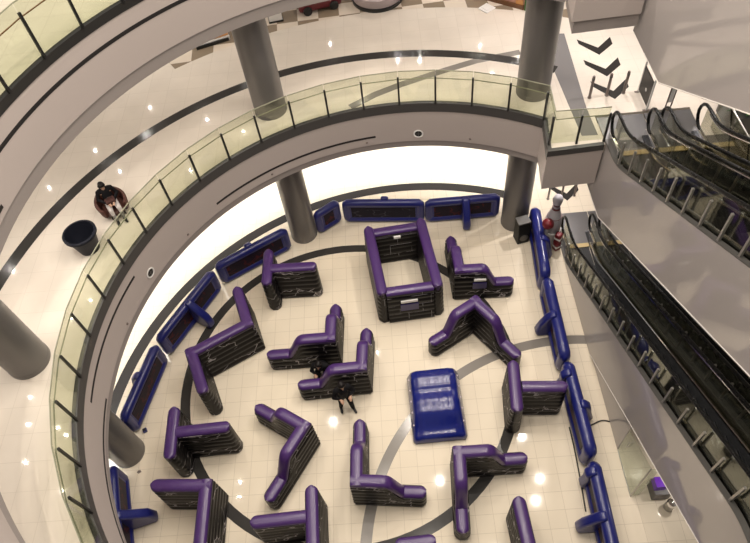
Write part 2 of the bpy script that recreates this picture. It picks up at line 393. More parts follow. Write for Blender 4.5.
# ------------------------------------------------------------------ glass balustrades
def balustrade(z, label, a_from, a_to, with_corner, group):
    t = thing('glass_balustrade', pol(RG, 120, z), 0, label, 'balustrade', group); o0 = t.location.copy()
    L = lambda v: Vector(v) - o0
    pts = []
    k = a_from
    while k <= a_to: pts.append(pol(RG - 0.0, A0 - DA * k, z)); k += 1
    if with_corner: pts += [Vector((4.99, 12.09, z)), Vector((5.66, 12.03, z)), Vector((6.36, 11.97, z))]
    gm = None
    for i in range(len(pts)):
        p = pts[i]; q = pts[min(i + 1, len(pts) - 1)]; q0 = pts[max(i - 1, 0)]
        tn = (q - q0).normalized(); nr = Vector((-tn.y, tn.x, 0))
        b = L(p); mtx = Matrix((( tn.x, nr.x, 0, b.x), (tn.y, nr.y, 0, b.y), (0, 0, 1, b.z), (0, 0, 0, 1)))
        mb = MB(); mb.box((-0.026, -0.055, 0.0), (0.026, -0.012, 0.94), mtx=mtx); mb.box((-0.028, -0.06, 0.0), (0.028, -0.012, 0.10), mtx=mtx); mb.build('post', M['black'], t, smooth=0)
        if i < len(pts) - 1:
            d = (q - p); ln = d.length; d.normalize(); n2 = Vector((-d.y, d.x, 0))
            mtx = Matrix(((d.x, n2.x, 0, b.x), (d.y, n2.y, 0, b.y), (0, 0, 1, b.z), (0, 0, 0, 1)))
            mb = MB(); mb.box((0.008, -0.006, 0.05), (ln - 0.008, 0.006, 1.11), mtx=mtx); g = mb.build('glass_panel', M['glass'], t, smooth=0)
            mb = MB(); mb.box((0.008, -0.009, 1.102), (ln - 0.008, 0.009, 1.125), mtx=mtx); mb.build('top_edge', M['glassedge'], g, smooth=0)
    # thin hand bar on the walking side
    mb = MB(); bar = []
    for i, p in enumerate(pts):
        q = pts[min(i + 1, len(pts) - 1)]; q0 = pts[max(i - 1, 0)]; tn = (q - q0).normalized(); nr = Vector((-tn.y, tn.x, 0))
        bar.append(L(p) - nr * (-0.07) + Vector((0, 0, 0.80)))
    mb.tube(bar, 0.014, 8); mb.build('hand_bar', M['wood'] if z > Z1 + 1 else M['glassedge'], t)
    return t
balustrade(Z1, 'long curved glass balustrade with black posts around the lower gallery edge', -3, 19, True, 'glass balustrades')
balustrade(Z2, 'curved glass balustrade on the upper gallery at top left corner', -2, 12, False, 'glass balustrades')

# ------------------------------------------------------------------ escalators
TAN = math.tan(R_(30))
def sp(x, w=0.16):
    x = x / w
    return w * (x if x > 30 else math.log(1 + math.exp(x)))
def zf(s, sa, rise):
    return TAN * (sp(s - sa) - sp(s - sa - rise / TAN))
def make_escalator(rise, label, floor_clip, group, lead=0.0):
    """Local frame: x across (left to right), y = -s (s runs up the incline), z from the lower landing."""
    W = 1.22; Ltot = rise / TAN
    t = thing('escalator', (0, 0, 0), EROT, label, 'escalator', group)
    P = lambda x, s, z: Vector((x, -s, z))
    S = [-0.55 + i * 0.10 for i in range(int((Ltot + 2.9) / 0.10) + 1)]
    deck = lambda s: zf(s, 0.50 + lead, rise) + 0.05
    stp = lambda s: zf(s, 0.95 + lead, rise)
    hand = lambda s: zf(s, 0.42 + lead, rise) + 0.95
    def bottom(s):
        z = max(-2.0, -2.25 + TAN * (s - lead)); z = min(z, rise - 1.0)
        return max(z, 0.002) if floor_clip else z
    # truss cladding, both sides
    for nm, x0, x1 in (('side_cladding', 0.0, 0.03), ('side_cladding', W - 0.03, W)):
        mb = MB(); rings = []
        for s in [-1.4, -1.0, -0.7] + S:
            zb, zt = bottom(s), (deck(s) - 0.012 if s > -0.6 else -0.32)
            if zt - zb < 0.01: continue
            rings.append([P(x0, s, zb), P(x1, s, zb), P(x1, s, zt), P(x0, s, zt)])
        mb.loft(rings); c = mb.build(nm, M['clad'], t, smooth=20)
        if x0 == 0.0:
            mb = MB(); pts = [P(0.0, s, bottom(s)) for s in S if bottom(s) > (0.05 if floor_clip else -9)]
            mb.tube(pts, 0.013, 6); mb.build('edge_highlight', M['cladhighlight'], c)  # thin pale bead stands in for the bright highlight on the lower edge
    mb = MB(); rings = []
    for s in S:
        zb = bottom(s)
        if floor_clip and zb < 0.02: continue
        rings.append([P(0.04, s, zb + 0.01), P(W - 0.04, s, zb + 0.01), P(W - 0.04, s, zb + 0.05), P(0.04, s, zb + 0.05)])
    mb.loft(rings); mb.build('underside', M['clad'], t, smooth=20)
    # decks, skirts, chrome guides
    def band(nm, m, x0, x1, f0, f1, s0=-0.5, s1=None, par=None):
        s1 = Ltot + 2.2 if s1 is None else s1
        mb = MB(); rings = [[P(x0, s, f0(s)), P(x1, s, f0(s)), P(x1, s, f1(s)), P(x0, s, f1(s))] for s in S if s0 <= s <= s1]
        mb.loft(rings); return mb.build(nm, m, par or t, smooth=20)
    for sgn in (0, 1):
        X = (lambda a: a) if sgn == 0 else (lambda a: W - a)
        band('outer_deck', M['deckgrey'], X(0.0), X(0.12), lambda s: deck(s) - 0.01, lambda s: deck(s) + 0.012)
        band('inner_deck', M['deck'], X(0.18), X(0.27), lambda s: deck(s) - 0.05, lambda s: deck(s) + 0.03)
        band('skirt', M['deck'], X(0.255), X(0.272), lambda s: stp(s) - 0.12, lambda s: max(stp(s) + 0.02, deck(s) + 0.02))
        g = band('balustrade_glass', M['smoke'], X(0.144), X(0.156), deck, lambda s: hand(s) - 0.03, -0.42, Ltot + 1.6)
        # handrail loop
        pts = []
        for k in range(9):
            a = -PI / 2 - PI * k / 8
            pts.append(P(X(0.15), -0.32 + 0.36 * math.cos(a), 0.58 + 0.36 * math.sin(a)))
        ss = [s for s in S if -0.25 < s < Ltot + 1.3]
        pts += [P(X(0.15), s, hand(s)) for s in ss]
        e = ss[-1]
        for k in range(1, 9):
            a = PI / 2 - PI * k / 8
            pts.append(P(X(0.15), e + 0.36 * math.cos(a), rise + 0.58 + 0.37 * math.sin(a)))
        mb = MB(); mb.tube(pts, 0.042, 10); hr = mb.build('handrail', M['rubber'], t)
        # chrome guide under the rail and newel plates
        mb = MB(); mb.tube([P(X(0.15) + (0.02 if sgn == 0 else -0.02), s, hand(s) - 0.075) for s in ss], 0.018, 6); mb.build('rail_guide', M['chrome'], hr)
        mb = MB(); mb.tube([P(X(0.225), s, deck(s) + 0.045) for s in S if 0.0 < s < Ltot + 1.0], 0.036, 8); mb.build('chrome_strip', M['chrome'], t)
        mb = MB(); rings = [[P(X(0.10), s, 0.0), P(X(0.20), s, 0.0), P(X(0.20), s, 0.22 + 0.1 * (s + 0.5)), P(X(0.10), s, 0.22 + 0.1 * (s + 0.5))] for s in (-0.55, -0.4, -0.2, 0.0, 0.25)]
        mb.loft(rings); mb.build('newel_plate', M['chrome'], t, smooth=0, bevel=0.02)
        # glass clamps: slim upright bars along the outer face
        if sgn == 0:
            s = 0.55
            while s < Ltot + 0.9:
                mb = MB(); zb = deck(s); mb.box((0.04, -s - 0.024, zb), (0.085, -s + 0.024, zb + 0.72)); mb.build('clamp_bar', M['steel'], t, smooth=0)
                s += 0.64
    # landing plates, combs
    for s0, s1, z in ((-0.0, -1.34 - lead * 0.2, 0.0), (Ltot + 1.35, Ltot + 2.6, rise)):
        mb = MB(); a, b = min(s0, s1), max(s0, s1); mb.box((-0.0, -b, z + 0.001), (W, -a, z + 0.022)); mb.build('landing_plate', M['landing'], t, smooth=0)
    for s0, z in ((0.0, 0.0), (Ltot + 1.18, rise)):
        mb = MB(); mb.box((0.275, -s0 - 0.16, z + 0.002), (W - 0.275, -s0, z + 0.03)); mb.build('comb_plate', M['yellow'], t, smooth=0)
    # steps
    mb = MB(); mb.box((0.28, -0.20, -0.24), (W - 0.28, 0.20, 0.0)); 
    for k in range(10): mb.box((0.29 + k * 0.065, -0.20, 0.0), (0.317 + k * 0.065, 0.20, 0.008))
    st = mb.build('step', M['step'], t, smooth=0)
    n = int((Ltot + 1.0) / 0.40); first = True
    for k in range(n):
        s = 0.36 + 0.40 * k; o = st if first else st.copy()
        if not first: COL.objects.link(o)
        first = False; o.location = P(0, s, stp(s))
    return t
GE = 'escalators'
e1 = make_escalator(Z1, 'lower escalator rising from the arena floor beside the bowling pin', True, GE, 0.25)
S_LOW = -0.15
p = esc(S_LOW, 0.0, 0.0); e1.location = p
e2 = dup(e1, esc(S_LOW, 1.25, 0.0), EROT, 'second lower escalator half hidden under the glossy upper cladding')
e3 = make_escalator(Z2 - Z1, 'upper escalator rising from the gallery landing, left one of the pair', False, GE)
e3.location = esc(1.30, 0.10, Z1)
e4 = dup(e3, esc(1.30, 1.35, Z1), EROT, 'upper escalator rising from the gallery landing, right one of the pair')
e5 = dup(e3, esc(2.10, 0.12, Z2), EROT, 'topmost escalator of which only the big glossy beige side shows, top right')

# wall, glass front and furniture under the lower escalator
mb = MB(); rings = []
for s in [4.2 + 0.2 * i for i in range(15)]:
    zt = max(0.0, -2.25 + TAN * (s - S_LOW - 0.25)) - 0.03
    if zt < 0.05: continue
    rings.append([esc(s, 0.05, 0.0), esc(s, 0.09, 0.0), esc(s, 0.09, zt), esc(s, 0.05, zt)])
mb.loft(rings); struct(mb.build('wall_escalator', M['clad'], smooth=0))
door = thing('glass_door', esc(7.65, 0.06, 0.0), EROT, 'clear frameless glass door standing under the lower escalator', 'glass door')
mb = MB(); mb.prism([(-0.62, 0.02), (0.62, 0.02), (0.62, 2.10), (-0.62, 1.38)][::1], 'x', -0.006, 0.006); mb.v = [(x, -y, z) for x, y, z in mb.v]; mb.build('door_leaf', M['clear'], door, smooth=0)
mb = MB(); mb.box((0.0, -0.628, 0.02), (0.22, -0.616, 2.05)); mb.build('return_pane', M['clear'], door, smooth=0)
mb = MB(); mb.tube([(-0.05, 0.35, 0.95), (-0.05, 0.35, 1.25)], 0.014, 8); mb.tube([(-0.05, 0.35, 0.98), (0.0, 0.35, 0.98)], 0.01, 6); mb.tube([(-0.05, 0.35, 1.22), (0.0, 0.35, 1.22)], 0.01, 6); mb.build('door_handle', M['steel'], door)
mb = MB(); mb.box((-0.012, -0.64, 0.0), (0.012, 0.62, 0.03)); mb.box((-0.012, -0.65, 0.0), (0.012, -0.615, 2.1)); mb.build('edge_rail', M['steel'], door, smooth=0)
kio = thing('display_stand', Vector((6.56, 4.56, 0.0)), EROT, 'grey display box with a purple poster under the lower escalator', 'display stand')
mb = MB(); mb.box((-0.22, -0.22, 0.0), (0.22, 0.22, 0.42)); mb.build('cabinet', M['kiosk'], kio, smooth=0, bevel=0.015)
mb = MB(); mb.box((-0.22, -0.10, 0.425), (0.06, 0.16, 0.70)); mb.build('poster', M['poster'], kio, smooth=0)
bn = thing('litter_bin', Vector((6.68, 4.12, 0.0)), 0, 'small round chrome bin beside the grey display box', 'bin')
mb = MB(); mb.lathe([(0.11, 0), (0.12, 0.02), (0.12, 0.35), (0.105, 0.36)], 24); mb.build('body', M['steel'], bn)
mb = MB(); mb.lathe([(0.125, 0.35), (0.125, 0.39), (0.10, 0.44), (0.04, 0.46), (0.01, 0.465)], 24); mb.build('lid', M['chrome'], bn)

# ------------------------------------------------------------------ purple inflatable bunkers
HW = 0.155
def wing(t, L, hf, m, start=0.0, endround=True, startround=False, pos=(0, 0), ang=0.0, body=True):
    """One inflated wall: ribbed black panel (part) with a purple tube along the top (part). Runs along local +x from pos."""
    mtx = Matrix.Translation((pos[0], pos[1], 0)) @ Matrix.Rotation(ang, 4, 'Z')
    n = 26; xs = [start + (L - start) * i / n for i in range(n + 1)]
    CAP = 0.15
    rings = []
    for x in xs:
        h = hf(x) - 0.10; k = 1.0
        if endround and L - x < 0.16: u = 1 - (L - x) / 0.16; k = math.sqrt(max(0.02, 1 - u * u * 0.8))
        if startround and x - start < 0.16: u = 1 - (x - start) / 0.16; k = math.sqrt(max(0.02, 1 - u * u * 0.8))
        rows = 34; left = []; right = []
        for r in range(rows + 1):
            z = h * r / rows
            w = (HW - 0.02 + 0.035 * abs(math.sin(PI * z / 0.225)) ** 0.7 + 0.05 * (1 - z / 1.6)) * k
            if z < 0.04: w -= 0.02
            left.append(mtx @ Vector((x, w, z))); right.append(mtx @ Vector((x, -w, z)))
        rings.append(left + right[::-1])
    mb = MB(); mb.loft(rings); pn = mb.build('wall_panel', m, t, smooth=50)
    # top tube follows the edge
    pts = []; ext = 0.0
    N = 40; xs = [start + (L - start) * i / N for i in range(N + 1)]
    rings = []
    for i, x in enumerate(xs):
        h0 = hf(x); dx = 0.02; sl = (hf(x + dx) - hf(x - dx)) / (2 * dx); tn = Vector((1, 0, sl)).normalized(); up = Vector((-tn.z, 0, tn.x))
        k = 1.0
        if endround and L - x < 0.13: u = 1 - (L - x) / 0.13; k = math.sqrt(max(0.05, 1 - u * u * 0.9))
        if startround and x - start < 0.13: u = 1 - (x - start) / 0.13; k = math.sqrt(max(0.05, 1 - u * u * 0.9))
        c = Vector((x, 0, h0 - 0.13)); ring = []
        for q in range(16):
            a = 2 * PI * q / 16; ca, sa = math.cos(a), math.sin(a)
            cx_ = math.copysign(abs(ca) ** 0.7, ca) * (HW + 0.012) * k; cz_ = math.copysign(abs(sa) ** 0.75, sa) * 0.13
            ring.append(mtx @ (c + Vector((0, cx_, 0)) + up * cz_))
        rings.append(ring)
    mb = MB(); mb.loft(rings); mb.build('top_tube', M['purple'], t, smooth=50)
    return pn
TALL = lambda x: 1.55
def LOWF(L, hi=1.52, lo=0.74, a=0.40, b=0.66):
    def f(x):
        u = min(1, max(0, (x / L - a) / (b - a))); u = u * u * (3 - 2 * u)
        return hi + (lo - hi) * u
    return f
GB = 'purple and black inflatable walls in the arena'
def bunker(label, segs, at):
    t = thing('inflatable_bunker', Vector((at[0], at[1], 0)), 0, label, 'inflatable bunker', GB)
    for (p, q, kind, ends) in segs:
        d = Vector(q) - Vector(p); L = d.length; ang = math.atan2(d.y, d.x)
        hf = TALL if kind == 'tall' else LOWF(L)
        st = -HW * 0.95 if ends[0] == 'c' else 0.0
        wing(t, L + (HW * 0.95 if ends[1] == 'c' else 0), hf, M['blackv'], start=st, endround=ends[1] == 'r', startround=ends[0] == 'r', pos=(p[0] - at[0], p[1] - at[1]), ang=ang)
    return t
def tee(label, bar0, bar1, j, end):
    d = (Vector(end) - Vector(j)).normalized()
    s = Vector(j) + d * (HW * 0.8)
    bunker(label, [(bar0, bar1, 'tall', 'rr'), ((s.x, s.y), end, 'tall', 'fr')], j)
def ell(label, c, a, b, kind='low'):
    bunker(label, [(c, a, kind, 'cr'), (c, b, kind, 'cr')], c)
tee('tall purple T-shaped inflatable wall just left of the hollow square bunker, by the round column', (-3.33, 13.30), (-3.43, 11.93), (-3.38, 12.57), (-1.82, 12.41))
bunker('large purple zigzag inflatable wall with three tall legs beside the left blue fence', [((-4.02, 10.62), (-4.37, 11.98), 'tall', 'cr'), ((-4.02, 10.62), (-5.68, 9.86), 'tall', 'cc'), ((-5.68, 9.86), (-5.24, 8.48), 'tall', 'cr')], (-4.85, 10.24))
tee('tall purple T-shaped inflatable wall on the dark floor ring nearest the left column', (-6.05, 8.17), (-6.09, 6.70), (-6.08, 7.44), (-4.48, 7.39))
ell('tall purple L-shaped inflatable wall in the bottom left corner of the arena', (-5.07, 5.86), (-6.50, 6.06), (-5.20, 3.6), 'tall')
tee('tall purple T-shaped inflatable wall at the bottom edge, its stem pointing left', (-2.35, 5.47), (-2.40, 3.7), (-2.39, 4.73), (-3.90, 4.77))
ell('low boomerang-shaped purple bunker standing alone on plain tiles, opening to the left', (-2.48, 7.12), (-3.95, 8.25), (-3.66, 5.50))
ell('low L-shaped purple bunker lying across the grey arc, left of the blue ramp base', (-1.20, 5.46), (-1.0, 7.40), (0.53, 5.16))
ell('low L-shaped purple bunker across the dark ring, below the blue ramp', (1.50, 5.82), (3.32, 5.69), (1.28, 4.02))
tee('tall purple T-shaped inflatable wall whose stem touches the right blue fence', (3.45, 8.14), (3.22, 6.66), (3.39, 7.38), (4.70, 7.19))
bunker('short purple inflatable wall at the bottom edge near the right blue fence', [((2.70, 4.50), (2.68, 3.0), 'tall', 'rr')], (2.69, 3.75))
ell('low V-shaped purple bunker pointing at the hollow square bunker, above the blue ramp', (2.84, 10.28), (1.34, 9.52), (3.84, 8.66))
ell('low L-shaped purple bunker right of the hollow square bunker, with a white slot mark', (2.60, 11.54), (2.67, 13.44), (4.32, 11.36))
ell('low L-shaped purple bunker in the middle, further one of the two alike', (-1.57, 9.76), (-1.38, 11.36), (-3.60, 9.90))
ell('low L-shaped purple bunker in the middle with a person in black standing before it', (-0.75, 8.67), (-0.50, 10.32), (-2.70, 8.74))
bunker('purple inflatable wall of which only the top peeks over the bottom edge', [((-0.42, 3.78), (0.55, 3.76), 'tall', 'rr')], (0.06, 3.77))
# white slot mark and indigo patch on the L-shaped bunker
for o in [q for q in COL.objects if q.get('label', '').endswith('white slot mark')]:
    mb = MB(); mb.box((0.45, -0.222, 1.02), (0.82, -0.17, 1.10)); q = mb.build('white_label', M['white'], o, smooth=0); q.rotation_euler = (0, 0, math.atan2(-0.18, 1.72))
    mb = MB(); mb.box((0.42, -0.222, 0.62), (0.85, -0.16, 0.90)); q = mb.build('indigo_patch', M['indigo'], o, smooth=0); q.rotation_euler = (0, 0, math.atan2(-0.18, 1.72))

# hollow square bunker
sq = thing('inflatable_bunker', Vector((0.88, 12.2, 0)), 0, 'hollow square purple bunker of four tall walls, open on top, near the far blue fence', 'inflatable bunker', GB)
c = [(-0.02, 13.42), (1.70, 13.46), (1.82, 11.02), (0.12, 11.02)]
at = (0.88, 12.2)
for (p, q, st, en, h) in ((c[0], c[3], 'r', 'r', 1.68), (c[1], c[2], 'r', 'r', 1.68), (c[0], c[1], 'f', 'f', 1.55), (c[3], c[2], 'f', 'f', 1.58)):
    P0, Q0 = Vector(p), Vector(q); d = (Q0 - P0); L = d.length; ang = math.atan2(d.y, d.x); d.normalize()
    if st == 'r': P0 = P0 - d * HW; L += 2 * HW
    else: P0 = P0 + d * HW * 0.8; L -= HW * 1.6
    wing(sq, L, (lambda hh: (lambda x: hh))(h), M['blackc'], 0.0, en == 'r', st == 'r', (P0.x - at[0], P0.y - at[1]), ang)
mb = MB(); mb.box((-0.22, -1.405, 1.08), (0.30, -1.34, 1.17)); mb.build('white_label', M['white'], sq, smooth=0)
mb = MB(); mb.box((-0.24, -1.405, 0.66), (0.32, -1.34, 0.98)); mb.build('indigo_patch', M['indigo'], sq, smooth=0)
mb = MB(); mb.box((-0.12, 0.98, 1.30), (0.10, 1.05, 1.38)); mb.build('valve_label', M['white'], sq, smooth=0)

# blue ramp-shaped inflatable
rp = thing('inflatable_ramp', Vector((1.22, 7.72, 0)), R_(-2.5), 'bright blue inflatable hump with a rounded ridge in the middle of the arena', 'inflatable ramp')
def ramp_h(y):   # y from -1 (near, low) to +1 (far)
    K = [(-1.1, 0.28), (-0.9, 0.36), (-0.28, 0.72), (-0.05, 0.77), (0.22, 0.72), (0.42, 0.80), (0.62, 0.84), (0.85, 0.76), (1.02, 0.58), (1.1, 0.5)]
    for (a, ha), (b, hb) in zip(K, K[1:]):
        if a <= y <= b:
            u = (y - a) / (b - a); return ha + (hb - ha) * (u * u * (3 - 2 * u))
    return 0.3
mb = MB(); rings = []; ny = 30
for i in range(ny + 1):
    y = -1.03 + 2.02 * i / ny; h = ramp_h(y); ring = []
    k = 1.0
    if i == 0 or i == ny: k = 0.93; h *= 0.9
    wt = 0.60; wb = 0.76
    nx = 36
    ring = [Vector((-wb * k, y, 0.0)), Vector((-wb * 1.01 * k, y, h * 0.35)), Vector((-(wt + 0.07) * k, y, h * 0.78))]
    for q in range(nx + 1):
        x = -wt + 2 * wt * q / nx
        rib = 0.026 * (1 - abs(math.sin(PI * (q / nx) * 5)) ** 0.6)
        if abs(y + 0.12) > 0.20: rib *= 0.22
        e = abs(x) / wt
        ring.append(Vector((x * k, y, h - rib - 0.05 * max(0, e - 0.75) / 0.25)))
    ring += [Vector(((wt + 0.07) * k, y, h * 0.78)), Vector((wb * 1.01 * k, y, h * 0.35)), Vector((wb * k, y, 0.0))]
    rings.append(ring)
mb.loft(rings); mb.build('body', M['blueslab'], rp, smooth=60)
mb = MB(); ring = []
mb.box((-0.745, -0.98, 0.0), (0.745, 0.95, 0.03)); mb.build('ground_sheet', M['black'], rp, smooth=0, bevel=0.02)
mb = MB()
for k in range(5):
    for sx in (-1, 1):
        y = -0.6 + 0.33 * k; mb.lathe([(0.028, 0), (0.028, 0.012), (0.012, 0.014)], 10, (0.705 * sx, y, ramp_h(y) * 0.66))
mb.build('lacing_eyelet', M['pink'], rp)

# ------------------------------------------------------------------ blue fence of inflatable panels
GF = 'blue inflatable fence panels around the arena'
def fence_panel(p, q, label, fins=(), pm='redprint', h=1.08, tk=0.145):
    p, q = Vector(p), Vector(q); d = q - p; L = d.length; ang = math.atan2(d.y, d.x); mid = (p + q) / 2
    t = thing('fence_panel', Vector((mid.x, mid.y, 0)), ang, label, 'inflatable fence', GF)
    # rounded frame tube
    hw = L / 2 + 0.045; r = tk
    mb = MB(); zc0, zc1 = r, h - r
    pts = []
    def seg(a, b, n): return [Vector(a).lerp(Vector(b), i / n) for i in range(n)]
    cor = [(-hw + r, zc0), (hw - r, zc0), (hw - r, zc1), (-hw + r, zc1)]
    for i in range(4):
        a = cor[i]; b = cor[(i + 1) % 4]; e = 0.05
        da = Vector((b[0] - a[0], 0, b[1] - a[1])).normalized() * e
        pts += seg(Vector((a[0], 0, a[1])) + da, Vector((b[0], 0, b[1])) - da, 8) + [Vector((b[0], 0, b[1])) - da]
    mb.tube(pts, r, 12, closed=True); mb.build('frame_tube', M['blue'], t, smooth=60)
    for sy in (-1, 1):
        mb = MB(); y0, y1 = sorted((sy * 0.02, sy * (tk * 0.62)))
        mb.box((-hw + r * 1.4, y0, zc0 + r * 0.4), (hw - r * 1.4, y1, zc1 - r * 0.4)); pn = mb.build('inner_panel', M['blue'], t, smooth=0, bevel=0.015)
        mb = MB(); y0, y1 = sorted((sy * (tk * 0.62), sy * (tk * 0.62 + 0.012)))
        mb.box((-hw + r * 2.2, y0, zc0 + r * 1.0), (hw - r * 2.2, y1, zc1 - r * 1.0)); mb.build('printed_panel', M[pm], pn, smooth=0)
    for fx, side, ln in fins:
        mb = MB(); x = fx * L - L / 2
        prof = []
        for sgn in (1,):
            poly = [(0.06, 0.02), (ln, 0.02), (ln + 0.06, 0.25), (ln - 0.04, 0.60), (0.30, h - 0.12), (0.15, h + 0.05), (0.0, h + 0.06), (0.0, 0.2)]
        poly = [(y * side, z) for y, z in poly]
        mb.prism(poly, 'x', x - 0.13, x + 0.13); mb.build('support_fin', M['blue'], t, smooth=60, bevel=0.085, seg=4)
    return t
fence_panel((-7.86, 6.92), (-7.36, 4.40), 'blue fence panel below the left column, mostly hidden by the gallery edge', [(0.55, 1, 0.80)])
fence_panel((-6.99, 10.60), (-7.72, 8.27), 'blue fence panel just above the left column with an outward fin', [(0.45, -1, 0.45)])
fence_panel((-5.33, 13.16), (-6.93, 10.78), 'blue fence panel with a fin pointing in, beside the purple zigzag wall', [(0.48, 1, 0.72)])
fence_panel((-2.84, 14.52), (-5.22, 13.34), 'long blue fence panel ending at the far round column, fin outside', [(0.52, -1, 0.45)])
fence_panel((-0.98, 15.48), (-1.80, 14.98), 'short slanted blue fence panel just right of the far round column', [])
fence_panel((1.98, 14.90), (-0.79, 15.40), 'blue fence panel with a grey print behind the hollow square bunker', [(0.48, -1, 0.42)], 'greyprint')
fence_panel((4.60, 14.68), (2.07, 14.86), 'blue fence panel with an inward fin, left of the column by the speaker', [(0.46, 1, 0.62)])
fence_panel((5.28, 11.20), (5.66, 13.98), 'blue fence panel beside the black loudspeaker and the bowling pin', [(0.50, -1, 0.42)], tk=0.175)
fence_panel((5.07, 8.30), (5.29, 11.08), 'blue fence panel with an inward fin, along the lower escalator', [(0.50, 1, 0.50)], tk=0.175)
fence_panel((4.93, 5.45), (5.08, 8.15), 'blue fence panel touched by the purple T-shaped wall', [(0.50, -1, 0.42), (0.86, 1, 0.3)], tk=0.175)
fence_panel((4.68, 2.60), (4.91, 5.25), 'blue fence panel nearest the glass door, its fin pointing in', [(0.48, 1, 0.58), (0.90, 1, 0.25)], tk=0.175)

# ------------------------------------------------------------------ things along the fence
pin = thing('bowling_pin', Vector((6.08, 13.26, 0)), 0, 'large white inflatable bowling pin with red neck bands behind the blue fence', 'bowling pin')
PZ = 0.86
prof = [(0.17, 0.0), (0.20, 0.25), (0.26, 0.75), (0.275, 1.05), (0.255, 1.35), (0.19, 1.65), (0.125, 1.90), (0.108, 2.05), (0.12, 2.15), (0.155, 2.28), (0.165, 2.40), (0.13, 2.52), (0.07, 2.57), (0.01, 2.585)]
mb = MB(); mb.lathe([(r, z * PZ) for r, z in prof], 28); mb.build('body', M['pingrey'], pin, smooth=60)
for z0, z1, r0, r1 in ((1.88, 1.97, 0.132, 0.120), (2.08, 2.14, 0.112, 0.120), (1.46, 1.48, 0.232, 0.226)):
    z0 *= PZ; z1 *= PZ
    mb = MB(); mb.lathe([(r0 + 0.004, z0), (r1 + 0.012, z1), (r1 - 0.02, z1), (r0 - 0.03, z0)], 28); mb.build('neck_band', M['pinred'], pin)
mb = MB(); mb.lathe([(0.22, 0.0), (0.24, 0.04), (0.25, 0.40), (0.29, 0.60), (0.26, 0.62)], 28); mb.build('base_skirt', M['white'], pin)
ball = thing('bowling_ball', Vector((5.76, 12.90, 0)), 0, 'dark red ball on a slim white stand between the blue fence and the bowling pin', 'ball')
mb = MB(); mb.lathe([(0.19 * math.sin(PI * i / 16) + 0.002, 1.33 - 0.19 * math.cos(PI * i / 16)) for i in range(17)], 28); b = mb.build('sphere', M['red'], ball, smooth=60)
mb = MB(); mb.lathe([(0.10, 0.0), (0.10, 0.04), (0.05, 0.06), (0.05, 1.12), (0.08, 1.17)], 20); mb.build('stand', M['white'], ball)
for k, (x, y, z, lb) in enumerate(((6.19, 12.84, 0.0, 'red and white padded block lying at the foot of the bowling pin'), (6.19, 12.85, 0.40, 'red and white padded block stacked on another one behind the escalator newel'))):
    bl = thing('padded_block', Vector((x, y, z)), R_(20 + 25 * k), lb, 'block', 'red and white padded blocks')
    mb = MB(); mb.box((-0.11, -0.11, 0), (0.11, 0.11, 0.40)); mb.build('body', M['red'], bl, smooth=0, bevel=0.05, seg=3)
    mb = MB(); mb.box((-0.113, -0.113, 0.16), (0.113, 0.113, 0.24)); mb.build('white_band', M['white'], bl, smooth=0)
spk = thing('loudspeaker', Vector((5.14, 13.46, 0)), R_(8), 'black loudspeaker cabinet standing on the floor by the right column', 'loudspeaker')
mb = MB(); mb.prism([(-0.20, 0.0), (0.20, 0.0), (0.20, 0.92), (-0.12, 0.92), (-0.20, 0.50)], 'x', -0.21, 0.21); mb.build('cabinet', M['speaker'], spk, smooth=0, bevel=0.02)
mb = MB(); mb.box((-0.22, -0.14, 0.92), (0.22, 0.21, 0.98)); mb.build('lid', M['spklid'], spk, smooth=0, bevel=0.015)
mb = MB(); mb.lathe([(0.15, 0), (0.15, 0.015), (0.11, 0.02), (0.03, 0.005)], 20); o = mb.build('cone', M['deckgrey'], spk); o.location = (0, -0.20, 0.30); o.rotation_euler = (PI / 2, 0, 0)
# cables and small things on the arena floor
def cable(name, pts, label, r=0.012):
    P_ = [Vector((x, y, r + 0.001)) for x, y in pts]; out = []
    for i in range(len(P_) - 1):
        a = P_[max(0, i - 1)]; b = P_[i]; c_ = P_[i + 1]; d = P_[min(len(P_) - 1, i + 2)]
        for k in range(6):
            u = k / 6; out.append(0.5 * ((2 * b) + (c_ - a) * u + (2 * a - 5 * b + 4 * c_ - d) * u * u + (3 * b - a - 3 * c_ + d) * u ** 3))
    out.append(P_[-1]); mb = MB(); mb.tube(out, r, 6); tag(mb.build(name, M['black']), label, 'cable', 'black cables on the arena floor')
cable('power_cable', [(5.16, 6.50), (5.4, 6.56), (5.75, 6.66), (5.98, 6.60)], 'black cable running from the right blue fence to the escalator wall', 0.02)
cable('power_cable', [(4.82, 6.60), (4.79, 6.1), (4.73, 5.5), (4.66, 4.9), (4.58, 4.30)], 'long black cable along the inner foot of the right blue fence', 0.02)
blk = thing('socket_box', Vector((-7.42, 8.28, 0)), R_(20), 'small dark blue box lying on the floor by the left column', 'box')
mb = MB(); mb.box((-0.06, -0.06, 0), (0.06, 0.06, 0.10)); mb.build('body', M['blue'], blk, smooth=0, bevel=0.012)
mb = MB(); mb.box((-0.04, -0.04, 0.10), (0.04, 0.04, 0.112)); mb.build('lid', M['black'], blk, smooth=0)
mb = MB(); mb.add([(-0.07, 0, 0.004), (-0.02, -0.05, 0.012), (0.07, -0.01, 0.006), (0.03, 0.05, 0.014), (-0.03, 0.045, 0.006)], [(0, 1, 2, 3, 4)]); mb.add([(-0.07, 0, 0.001), (-0.02, -0.05, 0.001), (0.07, -0.01, 0.001), (0.03, 0.05, 0.001), (-0.03, 0.045, 0.001)], [(0, 4, 3, 2, 1)])
o = mb.build('paper_scrap', M['brown'], smooth=0, fix=False); o.location = (-7.48, 7.05, 0); tag(o, 'small brown paper scrap on the tiles below the left column', 'litter')

